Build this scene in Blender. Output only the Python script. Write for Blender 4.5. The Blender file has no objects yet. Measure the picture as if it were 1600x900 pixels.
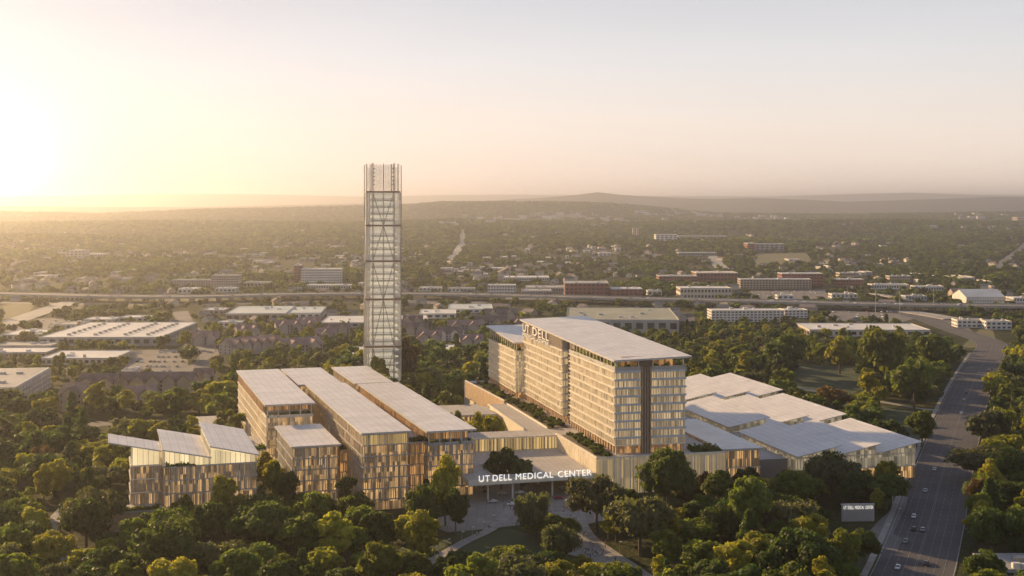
import bpy, math, random
import numpy as np
from mathutils import Vector, Matrix
R = math.radians
rng = np.random.default_rng(7); random.seed(7)
S = bpy.context.scene; COL = S.collection
# ------------------------------------------------------------ camera, sky, sun, exposure
F = 2050.0; HZ = 318.0; CX = 800.0; CAMZ = 141.0      # focal length and horizon in photo pixels, eye height in metres
cd = bpy.data.cameras.new('camera'); cam = bpy.data.objects.new('camera', cd); COL.objects.link(cam)
cam.location = (0, 0, CAMZ); cam.rotation_euler = (R(90), 0, 0)
cd.sensor_width = 36; cd.lens = 36*F/1600; cd.shift_y = -(450-HZ)/1600; cd.clip_start = 1; cd.clip_end = 90000
S.camera = cam
SUN_AZ = -43.0; SUN_EL = 16.0                          # degrees, azimuth from +Y towards +X
sl = bpy.data.lights.new('sun', 'SUN'); sun = bpy.data.objects.new('sun', sl); COL.objects.link(sun)
sl.energy = 5.0; sl.angle = R(0.6); sl.color = (1.0, 0.67, 0.33)
sdir = Vector((math.sin(R(SUN_AZ))*math.cos(R(SUN_EL)), math.cos(R(SUN_AZ))*math.cos(R(SUN_EL)), math.sin(R(SUN_EL))))
sun.rotation_euler = sdir.to_track_quat('Z', 'Y').to_euler(); sun.location = (-300, 200, 600)
W = bpy.data.worlds.new('World'); S.world = W; W.use_nodes = True
nt = W.node_tree; N = nt.nodes; L = nt.links; N.clear()
out = N.new('ShaderNodeOutputWorld'); sky = N.new('ShaderNodeTexSky'); sky.sky_type = 'NISHITA'; sky.sun_disc = False
sky.sun_elevation = R(SUN_EL); sky.sun_rotation = R(SUN_AZ); sky.air_density = 1.0; sky.dust_density = 0.5; sky.altitude = 150
bg1 = N.new('ShaderNodeBackground'); bg1.inputs[1].default_value = 0.05; tint = N.new('ShaderNodeVectorMath'); tint.operation = 'MULTIPLY'; tint.inputs[1].default_value = (.30, .215, .25); L.new(sky.outputs[0], tint.inputs[0]); L.new(tint.outputs[0], bg1.inputs[0])
tc = N.new('ShaderNodeTexCoord'); sep = N.new('ShaderNodeSeparateXYZ'); L.new(tc.outputs['Generated'], sep.inputs[0])
rp = N.new('ShaderNodeValToRGB'); L.new(sep.outputs[2], rp.inputs[0])
er = rp.color_ramp; er.elements[0].position = 0.0; er.elements[0].color = (.55, .45, .385, 1)
er.elements[1].position = 1.0; er.elements[1].color = (.06, .085, .14, 1)
for p, c in ((.02, (.545, .465, .40)), (.06, (.525, .47, .415)), (.11, (.44, .435, .425)), (.17, (.345, .355, .37)), (.28, (.27, .29, .325)), (.5, (.15, .18, .24))):
    e = er.elements.new(p); e.color = (*c, 1)
bg2 = N.new('ShaderNodeBackground'); bg2.inputs[1].default_value = 1.0
def vmath(op, a, b=None):
    n = N.new('ShaderNodeVectorMath'); n.operation = op; L.new(a, n.inputs[0])
    if b is not None: n.inputs[1].default_value = b
    return n
def wm(op, a, b):
    n = N.new('ShaderNodeMath'); n.operation = op
    for i, q in enumerate((a, b)):
        if isinstance(q, (int, float)): n.inputs[i].default_value = q
        else: L.new(q, n.inputs[i])
    return n.outputs[0]
gaz, gel = R(-21.2), R(1.7)                            # the bright air round the low sun
gd = (math.sin(gaz)*math.cos(gel), math.cos(gaz)*math.cos(gel), math.sin(gel))
nrm = vmath('NORMALIZE', tc.outputs['Generated']); dt = vmath('DOT_PRODUCT', nrm.outputs[0], gd).outputs['Value']
dt = wm('MAXIMUM', dt, 0.0)
glow = None
acc = rp.outputs[0]
for pw, st, c in ( (900, .22, (1, .90, .70)), (6000, 1.2, (1, .95, .8))):
    g = wm('MULTIPLY', wm('POWER', dt, pw), st)
    cm = N.new('ShaderNodeVectorMath'); cm.operation = 'SCALE'; cm.inputs[0].default_value = c; L.new(g, cm.inputs['Scale'])
    ad = N.new('ShaderNodeVectorMath'); ad.operation = 'ADD'; L.new(acc, ad.inputs[0]); L.new(cm.outputs[0], ad.inputs[1]); acc = ad.outputs[0]
# thin high veil of cloud, very faint
mp = N.new('ShaderNodeMapping'); mp.inputs['Scale'].default_value = (1, 1, 7); L.new(tc.outputs['Generated'], mp.inputs[0])
nz = N.new('ShaderNodeTexNoise'); nz.inputs['Scale'].default_value = 2.2; nz.inputs['Detail'].default_value = 6; L.new(mp.outputs[0], nz.inputs[0])
mr = N.new('ShaderNodeMapRange'); mr.inputs[1].default_value = .35; mr.inputs[2].default_value = .75; mr.inputs[3].default_value = .97; mr.inputs[4].default_value = 1.05; L.new(nz.outputs[0], mr.inputs[0])
sc_ = N.new('ShaderNodeVectorMath'); sc_.operation = 'SCALE'; L.new(acc, sc_.inputs[0]); L.new(mr.outputs[0], sc_.inputs['Scale'])
L.new(sc_.outputs[0], bg2.inputs[0])
ads = N.new('ShaderNodeAddShader'); L.new(bg1.outputs[0], ads.inputs[0]); L.new(bg2.outputs[0], ads.inputs[1]); L.new(ads.outputs[0], out.inputs[0])
S.view_settings.view_transform = 'Standard'; S.view_settings.look = 'None'; S.view_settings.exposure = 0.68; S.view_settings.gamma = 1.0
S.cycles.use_denoising = True; S.cycles.max_bounces = 6; S.cycles.transparent_max_bounces = 16; S.cycles.volume_bounces = 0
S.cycles.diffuse_bounces = 3; S.cycles.glossy_bounces = 3; S.cycles.sample_clamp_indirect = 4
HAZE = 8e-5

# ------------------------------------------------------------ helpers
def at(px, py, z=0.0):
    D = F*(CAMZ-z)/(py-HZ); return ((px-CX)*D/F, D)
def atD(px, D): return (px-CX)*D/F
def pix(x, y, z): return CX+F*x/y, HZ+F*(CAMZ-z)/y
def link(o, parent=None):
    COL.objects.link(o)
    if parent is not None: o.parent = parent
    return o
def tag(o, label=None, cat=None, group=None, kind=None):
    if label: o['label'] = label
    if cat: o['category'] = cat
    if group: o['group'] = group
    if kind: o['kind'] = kind
    return o
def empty(name, loc, rz=0, label=None, cat=None, group=None, sc=None):
    o = bpy.data.objects.new(name, None); o.location = loc; o.rotation_euler = (0, 0, rz)
    if sc: o.scale = sc
    link(o); return tag(o, label, cat, group)
class MB:
    def __init__(s): s.v = []; s.f = []; s.m = []; s.h = []
    def quad(s, *p, m=0):
        n = len(s.v); s.v += [tuple(q) for q in p]; s.f.append(tuple(range(n, n+len(p)))); s.m.append(m); return s
    def hexa(s, b, t, m=0):                             # b, t: rings of n points counterclockwise seen from above
        n = len(s.v); k = len(b); s.v += [tuple(q) for q in b]+[tuple(q) for q in t]; s.h.append((n, n+2*k, len(s.f), len(s.f)+k+2))
        s.f.append(tuple(range(n+k-1, n-1, -1))); s.f.append(tuple(range(n+k, n+2*k))); s.m += [m, m]
        for i in range(k):
            j = (i+1) % k; s.f.append((n+i, n+j, n+k+j, n+k+i)); s.m.append(m)
        return s
    def box(s, x0, x1, y0, y1, z0, z1, m=0):
        return s.hexa([(x0, y0, z0), (x1, y0, z0), (x1, y1, z0), (x0, y1, z0)], [(x0, y0, z1), (x1, y0, z1), (x1, y1, z1), (x0, y1, z1)], m)
    def poly(s, pts, z0, z1, m=0):
        return s.hexa([(x, y, z0) for x, y in pts], [(x, y, z1) for x, y in pts], m)
    def ringwalls(s, x0, x1, y0, y1, z0, z1, m=0):
        c = [(x0, y0), (x1, y0), (x1, y1), (x0, y1)]
        for i in range(4):
            a, b = c[i], c[(i+1) % 4]; s.quad((*a, z0), (*b, z0), (*b, z1), (*a, z1), m=m)
        return s
    def tube(s, p, q, r0, r1=None, n=6, m=0):
        r1 = r0 if r1 is None else r1; p = Vector(p); q = Vector(q); d = (q-p).normalized()
        a = d.orthogonal().normalized(); b = d.cross(a)
        ring = lambda c, r: [tuple(c+(a*math.cos(2*math.pi*i/n)+b*math.sin(2*math.pi*i/n))*r) for i in range(n)]
        return s.hexa(ring(p, r0), ring(q, r1), m)
    def mesh(s, name, mats):
        me = bpy.data.meshes.new(name); me.from_pydata(s.v, [], s.f)
        if not isinstance(mats, (list, tuple)): mats = [mats]
        for q in mats: me.materials.append(q)
        if len(mats) > 1: me.polygons.foreach_set('material_index', s.m)
        me.update(); return me
    def build(s, name, mats, parent=None):
        return link(bpy.data.objects.new(name, s.mesh(name, mats)), parent)
def each(b, name, mt, parent):                          # every solid of a builder as a part of its own
    for v0, v1, f0, f1 in b.h:
        q = MB(); q.v = b.v[v0:v1]; q.f = [tuple(i-v0 for i in f) for f in b.f[f0:f1]]; q.m = [0]*len(q.f); q.build(name, mt, parent)
# ------------------------------------------------------------ materials
M = {}
def base(name):
    m = bpy.data.materials.new(name); m.use_nodes = True; M[name] = m
    return m, m.node_tree.nodes, m.node_tree.links, m.node_tree.nodes['Principled BSDF']
def mat(name, c1, c2=None, scale=.2, rough=.8, metal=0, detail=4, bump=0, rnd=0, coords='Object', spec=.5, lo=.35, hi=.65):
    m, n, l, b = base(name); b.inputs['Roughness'].default_value = rough; b.inputs['Metallic'].default_value = metal
    b.inputs['Specular IOR Level'].default_value = spec
    b.inputs['Base Color'].default_value = (*c1, 1); src = None
    if c2:
        t = n.new('ShaderNodeTexCoord'); z = n.new('ShaderNodeTexNoise'); z.inputs['Scale'].default_value = scale; z.inputs['Detail'].default_value = detail
        l.new(t.outputs[coords], z.inputs[0]); r = n.new('ShaderNodeValToRGB'); l.new(z.outputs[0], r.inputs[0])
        r.color_ramp.elements[0].position = lo; r.color_ramp.elements[1].position = hi
        r.color_ramp.elements[0].color = (*c1, 1); r.color_ramp.elements[1].color = (*c2, 1); src = r.outputs[0]; l.new(src, b.inputs['Base Color'])
        if bump:
            bp = n.new('ShaderNodeBump'); bp.inputs['Strength'].default_value = bump; l.new(z.outputs[0], bp.inputs['Height']); l.new(bp.outputs[0], b.inputs['Normal'])
    if rnd:
        oi = n.new('ShaderNodeObjectInfo'); h = n.new('ShaderNodeHueSaturation')
        a = n.new('ShaderNodeMapRange'); a.inputs[3].default_value = 1-rnd; a.inputs[4].default_value = 1+rnd; l.new(oi.outputs['Random'], a.inputs[0]); l.new(a.outputs[0], h.inputs['Value'])
        w = n.new('ShaderNodeTexWhiteNoise'); w.noise_dimensions = '1D'; l.new(oi.outputs['Random'], w.inputs['W'])
        a2 = n.new('ShaderNodeMapRange'); a2.inputs[3].default_value = .5-rnd*.07; a2.inputs[4].default_value = .5+rnd*.05; l.new(w.outputs[0], a2.inputs[0]); l.new(a2.outputs[0], h.inputs['Hue'])
        if src: l.new(src, h.inputs['Color'])
        else: h.inputs['Color'].default_value = (*c1, 1)
        l.new(h.outputs[0], b.inputs['Base Color'])
    return m
def leafmat(name, c1, c2, tr=.42, rnd=.3):
    m = mat(name, c1, c2, scale=.35, rough=.6, rnd=rnd, spec=.2, lo=.3, hi=.7)
    n, l = m.node_tree.nodes, m.node_tree.links; b = n['Principled BSDF']; o = n['Material Output']
    t = n.new('ShaderNodeBsdfTranslucent'); ym = n.new('ShaderNodeVectorMath'); ym.operation = 'MULTIPLY'; ym.inputs[1].default_value = (2.15, 2.15, .95); l.new(b.inputs['Base Color'].links[0].from_socket, ym.inputs[0]); l.new(ym.outputs[0], t.inputs[0])
    mx = n.new('ShaderNodeMixShader'); mx.inputs[0].default_value = tr; l.new(b.outputs[0], mx.inputs[1]); l.new(t.outputs[0], mx.inputs[2]); l.new(mx.outputs[0], o.inputs[0]); return m
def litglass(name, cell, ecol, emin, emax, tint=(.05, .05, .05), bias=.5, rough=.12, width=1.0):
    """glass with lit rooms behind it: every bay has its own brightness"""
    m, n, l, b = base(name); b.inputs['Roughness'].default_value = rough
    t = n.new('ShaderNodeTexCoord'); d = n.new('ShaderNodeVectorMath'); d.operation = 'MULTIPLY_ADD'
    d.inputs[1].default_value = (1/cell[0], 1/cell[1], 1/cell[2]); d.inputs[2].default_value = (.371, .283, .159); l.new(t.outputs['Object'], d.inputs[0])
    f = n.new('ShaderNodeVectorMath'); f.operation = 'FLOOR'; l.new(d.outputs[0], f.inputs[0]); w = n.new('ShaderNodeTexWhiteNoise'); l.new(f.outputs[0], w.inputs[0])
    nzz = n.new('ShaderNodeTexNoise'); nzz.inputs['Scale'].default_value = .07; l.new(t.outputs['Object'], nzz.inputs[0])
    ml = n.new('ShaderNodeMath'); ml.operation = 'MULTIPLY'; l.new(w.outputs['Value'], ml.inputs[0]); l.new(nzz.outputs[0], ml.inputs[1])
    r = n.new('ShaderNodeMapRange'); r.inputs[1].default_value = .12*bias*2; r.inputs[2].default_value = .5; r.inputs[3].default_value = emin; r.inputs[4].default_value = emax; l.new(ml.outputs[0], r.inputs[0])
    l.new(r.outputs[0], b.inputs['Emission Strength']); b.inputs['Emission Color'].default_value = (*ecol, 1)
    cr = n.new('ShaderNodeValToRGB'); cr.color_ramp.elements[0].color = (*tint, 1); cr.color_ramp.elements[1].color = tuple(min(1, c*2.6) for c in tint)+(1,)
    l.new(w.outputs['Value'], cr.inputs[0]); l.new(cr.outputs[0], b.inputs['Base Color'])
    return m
def roofmat(name, c1, c2, sx, sy, rough=.45, spec=.5):
    m, n, l, b = base(name); b.inputs['Roughness'].default_value = rough; b.inputs['Specular IOR Level'].default_value = spec
    t = n.new('ShaderNodeTexCoord'); k = n.new('ShaderNodeTexBrick'); mp_ = n.new('ShaderNodeMapping'); mp_.inputs['Rotation'].default_value = (0, 0, 0)
    l.new(t.outputs['Object'], mp_.inputs[0]); l.new(mp_.outputs[0], k.inputs[0]); k.offset = 0
    k.inputs['Scale'].default_value = 1; k.inputs['Mortar Size'].default_value = .10; k.inputs['Brick Width'].default_value = sx; k.inputs['Row Height'].default_value = sy; k.inputs['Mortar Smooth'].default_value = .3
    k.inputs['Color1'].default_value = (*c1, 1); k.inputs['Color2'].default_value = (*c2, 1); k.inputs['Mortar'].default_value = tuple(c*.48 for c in c1)+(1,); k.inputs['Bias'].default_value = -.2
    z = n.new('ShaderNodeTexNoise'); z.inputs['Scale'].default_value = .09; z.inputs['Detail'].default_value = 7; z.inputs['Roughness'].default_value = .65; l.new(t.outputs['Object'], z.inputs[0])
    mr_ = n.new('ShaderNodeMapRange'); mr_.inputs[1].default_value = .3; mr_.inputs[2].default_value = .7; mr_.inputs[3].default_value = .82; mr_.inputs[4].default_value = 1.08; l.new(z.outputs[0], mr_.inputs[0])
    x = n.new('ShaderNodeVectorMath'); x.operation = 'SCALE'; l.new(k.outputs[0], x.inputs[0]); l.new(mr_.outputs[0], x.inputs['Scale']); l.new(x.outputs[0], b.inputs['Base Color']); return m
roofmat('metal_roof', (.76, .72, .68), (.69, .655, .615), 3.75, 15.0, .42)
mat('rust_band', (.24, .13, .075), rough=.6); mat('tower_steel', (.34, .31, .27), rough=.5); mat('tower_core', (.80, .77, .70), (.70, .66, .58), .1, .6); M['tower_core'].node_tree.nodes['Principled BSDF'].inputs['Emission Color'].default_value = (1, .86, .62, 1); M['tower_core'].node_tree.nodes['Principled BSDF'].inputs['Emission Strength'].default_value = .30  # added glow brightens tower core and floor plates, standing in for interior light
roofmat('deck_paving', (.50, .47, .44), (.46, .43, .40), 3.0, 3.0, .7)
mat('fascia', (.42, .41, .39), (.50, .48, .46), .3, .5)
mat('cream_band', (.74, .68, .58), (.66, .60, .50), .2, .5)
mat('pale_fin', (.78, .71, .58), (.68, .60, .47), .25, .5)
mat('bronze_fin', (.32, .26, .20), (.48, .41, .33), .6, .55)
mat('grey_fin', (.32, .31, .30), (.46, .44, .41), .6, .5)
mat('wood_fin', (.42, .28, .16), (.58, .42, .27), .5, .6)
mat('grey_band', (.33, .33, .33), (.40, .39, .38), .3, .5)
mat('blue_band', (.42, .47, .52), (.52, .56, .60), .3, .3)
mat('dark_bronze', (.10, .075, .055), (.15, .11, .08), .4, .5)
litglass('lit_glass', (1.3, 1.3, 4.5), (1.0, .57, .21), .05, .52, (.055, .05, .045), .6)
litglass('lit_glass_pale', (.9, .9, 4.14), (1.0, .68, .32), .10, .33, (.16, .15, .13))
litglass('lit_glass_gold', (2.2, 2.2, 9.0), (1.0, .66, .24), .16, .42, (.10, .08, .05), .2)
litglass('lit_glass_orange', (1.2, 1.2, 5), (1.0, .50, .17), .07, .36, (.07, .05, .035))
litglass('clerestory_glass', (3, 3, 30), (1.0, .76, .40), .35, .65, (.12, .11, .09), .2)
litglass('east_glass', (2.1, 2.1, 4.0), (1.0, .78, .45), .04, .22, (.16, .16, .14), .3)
mat('dark_glass', (.03, .035, .04), (.08, .085, .09), .15, .1)
mat('blue_glass', (.06, .09, .12), (.12, .15, .18), .15, .12)
mat('white_wall', (.62, .59, .55), (.72, .69, .65), .08, .8); mat('cream_wall', (.55, .48, .38), (.62, .55, .45), .08, .8)
mat('tan_wall', (.38, .29, .21), (.45, .36, .27), .1, .85); mat('brick_wall', (.24, .085, .06), (.30, .12, .085), .15, .85)
mat('grey_wall', (.34, .33, .31), (.42, .40, .38), .1, .8); mat('mauve_wall', (.36, .30, .26), (.46, .40, .36), .1, .8)
mat('white_roof', (.60, .58, .54), (.72, .70, .66), .03, .7, detail=6); mat('grey_roof', (.30, .29, .27), (.42, .40, .37), .03, .8, detail=6)
mat('teal_roof', (.42, .50, .48), (.60, .62, .58), .02, .6, detail=6); mat('olive_roof', (.24, .25, .19), (.33, .33, .26), .03, .8, detail=6)
mat('shingle_roof', (.15, .105, .09), (.23, .165, .145), .12, .9, detail=8); mat('mauve_roof', (.26, .165, .145), (.34, .23, .205), .12, .9, detail=8)
mat('house_wall', (.50, .43, .35), rough=.8, rnd=.4); mat('house_roof', (.20, .17, .15), rough=.9, rnd=.55)
mat('steel', (.45, .44, .42), rough=.45, metal=.6); mat('worn_paint', (.20, .19, .18), (.34, .33, .31), .4, .8); mat('white_paint', (.8, .8, .78), rough=.5)
mat('bark', (.085, .062, .045), (.15, .115, .085), 1.2, .9)
mat('asphalt', (.055, .052, .058), (.085, .08, .084), .05, .85, detail=8); mat('asphalt_pale', (.13, .12, .115), (.18, .165, .155), .03, .85, detail=8)
mat('concrete', (.30, .28, .25), (.38, .36, .33), .05, .8, detail=6); mat('path_paving', (.26, .235, .215), (.36, .33, .30), .25, .8, detail=6)
mat('lawn', (.022, .045, .012), (.05, .07, .022), .04, .95, detail=9); mat('dry_lawn', (.13, .115, .045), (.09, .095, .03), .02, .95, detail=9)
m = leafmat('leaf_olive', (.072, .100, .018), (.150, .180, .034)); leafmat('leaf_dark', (.030, .054, .014), (.078, .112, .030))
leafmat('leaf_grey', (.065, .078, .036), (.13, .14, .07)); leafmat('leaf_yellow', (.17, .18, .024), (.31, .29, .040), .4, .2)
leafmat('leaf_russet', (.085, .055, .022), (.15, .09, .032), .35, .2); leafmat('leaf_far', (.038, .058, .016), (.105, .125, .034), .2, .45)
def text_mat():
    m, n, l, b = base('lit_letter'); b.inputs['Base Color'].default_value = (.85, .83, .8, 1); b.inputs['Emission Color'].default_value = (1, .93, .82, 1); b.inputs['Emission Strength'].default_value = .5
text_mat()
mat('dim_letter', (.86, .84, .80), rough=.5)
for nm, c in (('white', (.75, .75, .73)), ('grey', (.28, .28, .29)), ('black', (.025, .025, .03)), ('red', (.28, .03, .025)), ('silver', (.5, .5, .5)), ('blue', (.05, .08, .16))):
    mat('car_'+nm, c, rough=.3, spec=.6)
for nm, c in (('white', (.7, .68, .65)), ('dark', (.04, .04, .05)), ('red', (.35, .06, .05)), ('blue', (.08, .12, .25)), ('tan', (.42, .32, .22))): mat('cloth_'+nm, c, rough=.9)
mat('skin', (.42, .26, .18), rough=.6)
def towerskin():
    m, n, l, b = base('tower_glass'); b.inputs['Base Color'].default_value = (.88, .87, .82, 1); b.inputs['Roughness'].default_value = .16; o = n['Material Output']
    t = n.new('ShaderNodeTexCoord'); z = n.new('ShaderNodeTexNoise'); z.inputs['Scale'].default_value = 1; mpp = n.new('ShaderNodeMapping'); mpp.inputs['Scale'].default_value = (.03, .03, .16)
    l.new(t.outputs['Object'], mpp.inputs[0]); l.new(mpp.outputs[0], z.inputs[0]); r = n.new('ShaderNodeMapRange'); r.inputs[1].default_value = .35; r.inputs[2].default_value = .65; r.inputs[3].default_value = .26; r.inputs[4].default_value = .60; l.new(z.outputs[0], r.inputs[0])
    tr = n.new('ShaderNodeBsdfTransparent'); tr.inputs[0].default_value = (.95, .95, .93, 1); mx = n.new('ShaderNodeMixShader'); l.new(r.outputs[0], mx.inputs[0]); l.new(tr.outputs[0], mx.inputs[1]); l.new(b.outputs[0], mx.inputs[2]); l.new(mx.outputs[0], o.inputs[0])
towerskin()

# ------------------------------------------------------------ terrain
RIDGES = [  # distance, half depth, crest in photo pixels (x, y)
    (6200, 900, [(-900, 352), (0, 352), (200, 349), (560, 352), (700, 346), (900, 352), (1150, 349), (1400, 347), (1620, 352), (2500, 352)]),
    (9200, 1300, [(-900, 338), (0, 333), (150, 336), (300, 330), (480, 326), (640, 322), (690, 317.5), (850, 317), (960, 320), (1040, 327), (1120, 335), (1300, 337), (1620, 333), (2500, 333)]),
    (14500, 1900, [(-900, 325), (0, 322), (300, 324), (560, 318), (700, 318), (790, 312), (860, 308), (905, 304), (935, 300), (965, 304), (1030, 308), (1100, 311), (1180, 309.5), (1260, 312), (1320, 315), (1400, 313), (1500, 309.5), (1560, 307.5), (1640, 309), (2500, 312)]),
    (25000, 3000, [(-900, 306), (60, 307), (180, 304), (300, 302.5), (420, 304), (560, 307), (700, 305), (800, 304), (1000, 306), (1200, 307), (1340, 303), (1430, 301), (1520, 304), (1640, 306), (2500, 306)])]
def sstep(a, b, x): t = np.clip((x-a)/(b-a), 0, 1); return t*t*(3-2*t)
def hgt(x, y):
    x = np.asarray(x, float); y = np.asarray(y, float); D = np.maximum(y, 1); p = CX+F*x/D
    h = sstep(2700, 4500, D)*(9*np.sin(x/330+y/610)+8*np.sin(y/270-x/520+1)+10)
    w = sstep(4500, 8000, D); h = h+w*(9*np.sin(x/190+2)*np.sin(y/240)+6*np.sin(x/97+y/141))
    for D0, hw, cr in RIDGES:
        c = np.interp(p, [q[0] for q in cr], [q[1] for q in cr]); top = CAMZ-(c-HZ)*D0/F
        g = np.exp(-((D-D0)/hw)**2); h = h*(1-g)+g*top
    return h
ys = np.concatenate([np.linspace(-600, 2600, 90), np.geomspace(2650, 34000, 420)]); ts = np.linspace(-1, 1, 420)
YY, TT = np.meshgrid(ys, ts, indexing='ij'); XX = TT*(900+np.maximum(YY, 0)*.95); ZZ = hgt(XX, YY)
nv = XX.size; me = bpy.data.meshes.new('ground'); nr, nc = XX.shape
me.vertices.add(nv); me.vertices.foreach_set('co', np.stack([XX, YY, ZZ], -1).astype(np.float32).ravel())
ii = (np.arange(nr-1)[:, None]*nc+np.arange(nc-1)[None]).ravel(); fc = np.stack([ii, ii+1, ii+nc+1, ii+nc], 1)
me.loops.add(fc.size); me.loops.foreach_set('vertex_index', fc.ravel()); me.polygons.add(len(fc)); me.polygons.foreach_set('loop_start', np.arange(len(fc))*4)
me.polygons.foreach_set('use_smooth', np.ones(len(fc), bool)); me.update(); me.validate()
def groundmat():
    m, n, l, b = base('ground_cover'); b.inputs['Roughness'].default_value = .95; b.inputs['Specular IOR Level'].default_value = .1
    g = n.new('ShaderNodeNewGeometry')
    def noise(sc, det=6): z = n.new('ShaderNodeTexNoise'); z.inputs['Scale'].default_value = sc; z.inputs['Detail'].default_value = det; z.inputs['Roughness'].default_value = .6; l.new(g.outputs['Position'], z.inputs[0]); return z.outputs[0]
    def ramp(s, stops):
        r = n.new('ShaderNodeValToRGB'); l.new(s, r.inputs[0]); r.color_ramp.elements[0].position = stops[0][0]; r.color_ramp.elements[0].color = (*stops[0][1], 1); r.color_ramp.elements[1].position = stops[-1][0]; r.color_ramp.elements[1].color = (*stops[-1][1], 1)
        for p, c in stops[1:-1]: e = r.color_ramp.elements.new(p); e.color = (*c, 1)
        return r.outputs[0]
    a = ramp(noise(.012, 9), [(.3, (.028, .036, .013)), (.5, (.05, .055, .02)), (.62, (.085, .078, .035)), (.75, (.16, .14, .10))])
    bb = ramp(noise(.0035, 14), [(.32, (.022, .032, .013)), (.5, (.045, .052, .02)), (.6, (.07, .072, .028)), (.78, (.14, .12, .08))])
    mx = n.new('ShaderNodeMix'); mx.data_type = 'RGBA'; mx.inputs[0].default_value = .5; l.new(a, mx.inputs[6]); l.new(bb, mx.inputs[7]); l.new(mx.outputs[2], b.inputs['Base Color'])
    bp = n.new('ShaderNodeBump'); bp.inputs['Strength'].default_value = 1; bp.inputs['Distance'].default_value = 6; l.new(noise(.045, 10), bp.inputs['Height']); l.new(bp.outputs[0], b.inputs['Normal'])
groundmat(); me.materials.append(M['ground_cover']); gr = link(bpy.data.objects.new('ground', me)); tag(gr, 'rolling wooded ground reaching to the hills', None, None, 'structure')

# ------------------------------------------------------------ flat ground features
EXCL = []      # world polygons where no tree grows
def W2(pts, z=0): return [at(x, y, z) for x, y in pts]
def smooth(pts, n=8):
    P = [Vector(p) for p in pts]; P = [P[0]*2-P[1]]+P+[P[-1]*2-P[-2]]; o = []
    for i in range(1, len(P)-2):
        a, b, c, d = P[i-1:i+3]
        for k in range(n):
            t = k/n; o.append(.5*((2*b)+(c-a)*t+(2*a-5*b+4*c-d)*t*t+(3*b-3*c+d-a)*t**3))
    o.append(P[-2]); return o
def offs(line, w):
    o = []
    for i, p in enumerate(line):
        d = (line[min(i+1, len(line)-1)]-line[max(i-1, 0)]).normalized(); nn = Vector((-d.y, d.x)); ww = w[i] if hasattr(w, '__len__') else w
        o.append((p+nn*ww, p-nn*ww))
    return o
def ribbon(name, px, width, z, m, n=8, lift=0, thick=0, excl=4.5, lab=None, world=False, kind='structure', hz=0):
    line = smooth(px if world else W2(px, hz), n); e = offs(line, width/2); b = MB()
    for i in range(len(e)-1):
        (a, a2), (c, c2) = e[i], e[i+1]
        zz = [(z(q) if callable(z) else z) for q in (line[i], line[i+1])]
        t = [(a2.x, a2.y, zz[0]), (c2.x, c2.y, zz[1]), (c.x, c.y, zz[1]), (a.x, a.y, zz[0])]
        if thick: b.hexa([(q[0], q[1], q[2]-thick) for q in t], t)
        else: b.quad(*t)
        if excl is not None:
            x = offs([line[i], line[i+1]], width/2+excl); EXCL.append([tuple(x[0][1]), tuple(x[1][1]), tuple(x[1][0]), tuple(x[0][0])])
    o = b.build(name, M[m]); tag(o, lab, None, None, kind); return line
def patch(name, px, z, m, excl=True, hz=0, lab=None):
    p = W2(px, hz); b = MB(); b.quad(*[(x, y, z+(float(hgt(x, y))+1.5 if y > 2600 else 0)) for x, y in p]); o = b.build(name, M[m]); tag(o, lab, None, None, 'structure')
    if excl: EXCL.append(p)
    return p
# avenue on the right
ROADC = [(1395, 960), (1425, 900), (1442, 850), (1457, 800), (1470, 750), (1485, 700), (1499, 655), (1516, 610), (1534, 572), (1546, 552), (1549, 538), (1528, 527.5), (1499, 518), (1470, 507), (1440, 496), (1405, 488), (1372, 482.5)]
road = ribbon('avenue', ROADC, 29, .12, 'asphalt', lab='wide six lane asphalt avenue with worn lane lines')
def markings(name, line, offsets, z, w=.22, dash=None):
    b = MB()
    for off in offsets:
        e = offs(line, off); pts = [q[0] for q in e]; acc = 0
        for i in range(len(pts)-1):
            p, q = pts[i], pts[i+1]; L_ = (q-p).length; d = (q-p)/max(L_, 1e-6); nn = Vector((-d.y, d.x))*w/2; s = 0
            while s < L_:
                t = min(s+(dash or L_), L_)
                a_, b_ = p+d*s, p+d*t; b.quad((*(a_-nn), z), (*(b_-nn), z), (*(b_+nn), z), (*(a_+nn), z)); s = t+(dash*1.6 if dash else 1)
    tag(b.build(name, M['worn_paint']), None, None, None, 'structure')
markings('lane_marking', road, (-10.6, -7.2, -3.9, 3.9, 7.2, 10.6), .2, .16, 5); markings('kerb', road, (-14.55, 14.55), .26, .45)
markings('centre_line', road, (-.35, .35), .2, .14)
ribbon('pavement', [(x-18.2*(y-HZ)/141, y) for x, y in ROADC[1:10]], 2.6, .25, 'path_paving', lab='pale pavement beside the avenue', thick=.2)
# driveway, park paths, lawns
patch('driveway', [(1352, 838), (1372, 815), (1400, 790), (1412, 770), (1420, 771), (1414, 796), (1395, 835), (1410, 842), (1402, 862), (1368, 856)], .16, 'asphalt_pale')
ribbon('park_path', [(1150, 640), (1220, 606), (1262, 609), (1320, 618), (1400, 632), (1450, 640), (1490, 641)], 6, .1, 'concrete')
patch('lawn', [(1222, 570), (1348, 572), (1354, 636), (1240, 630)], .05, 'lawn'); patch('lawn', [(1360, 650), (1378, 634), (1452, 644), (1450, 690), (1410, 712), (1385, 690)], .05, 'lawn')
patch('lawn', [(1322, 842), (1372, 845), (1400, 862), (1380, 892), (1300, 898), (1180, 905), (1190, 880)], .05, 'lawn')
LAWN = [(686, 888), (700, 872), (728, 854), (760, 838), (792, 826), (835, 836), (862, 856), (862, 885), (850, 915), (700, 925)]
patch('lawn', LAWN, .06, 'lawn', lab='dark green lawn beside the curving path')
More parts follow.
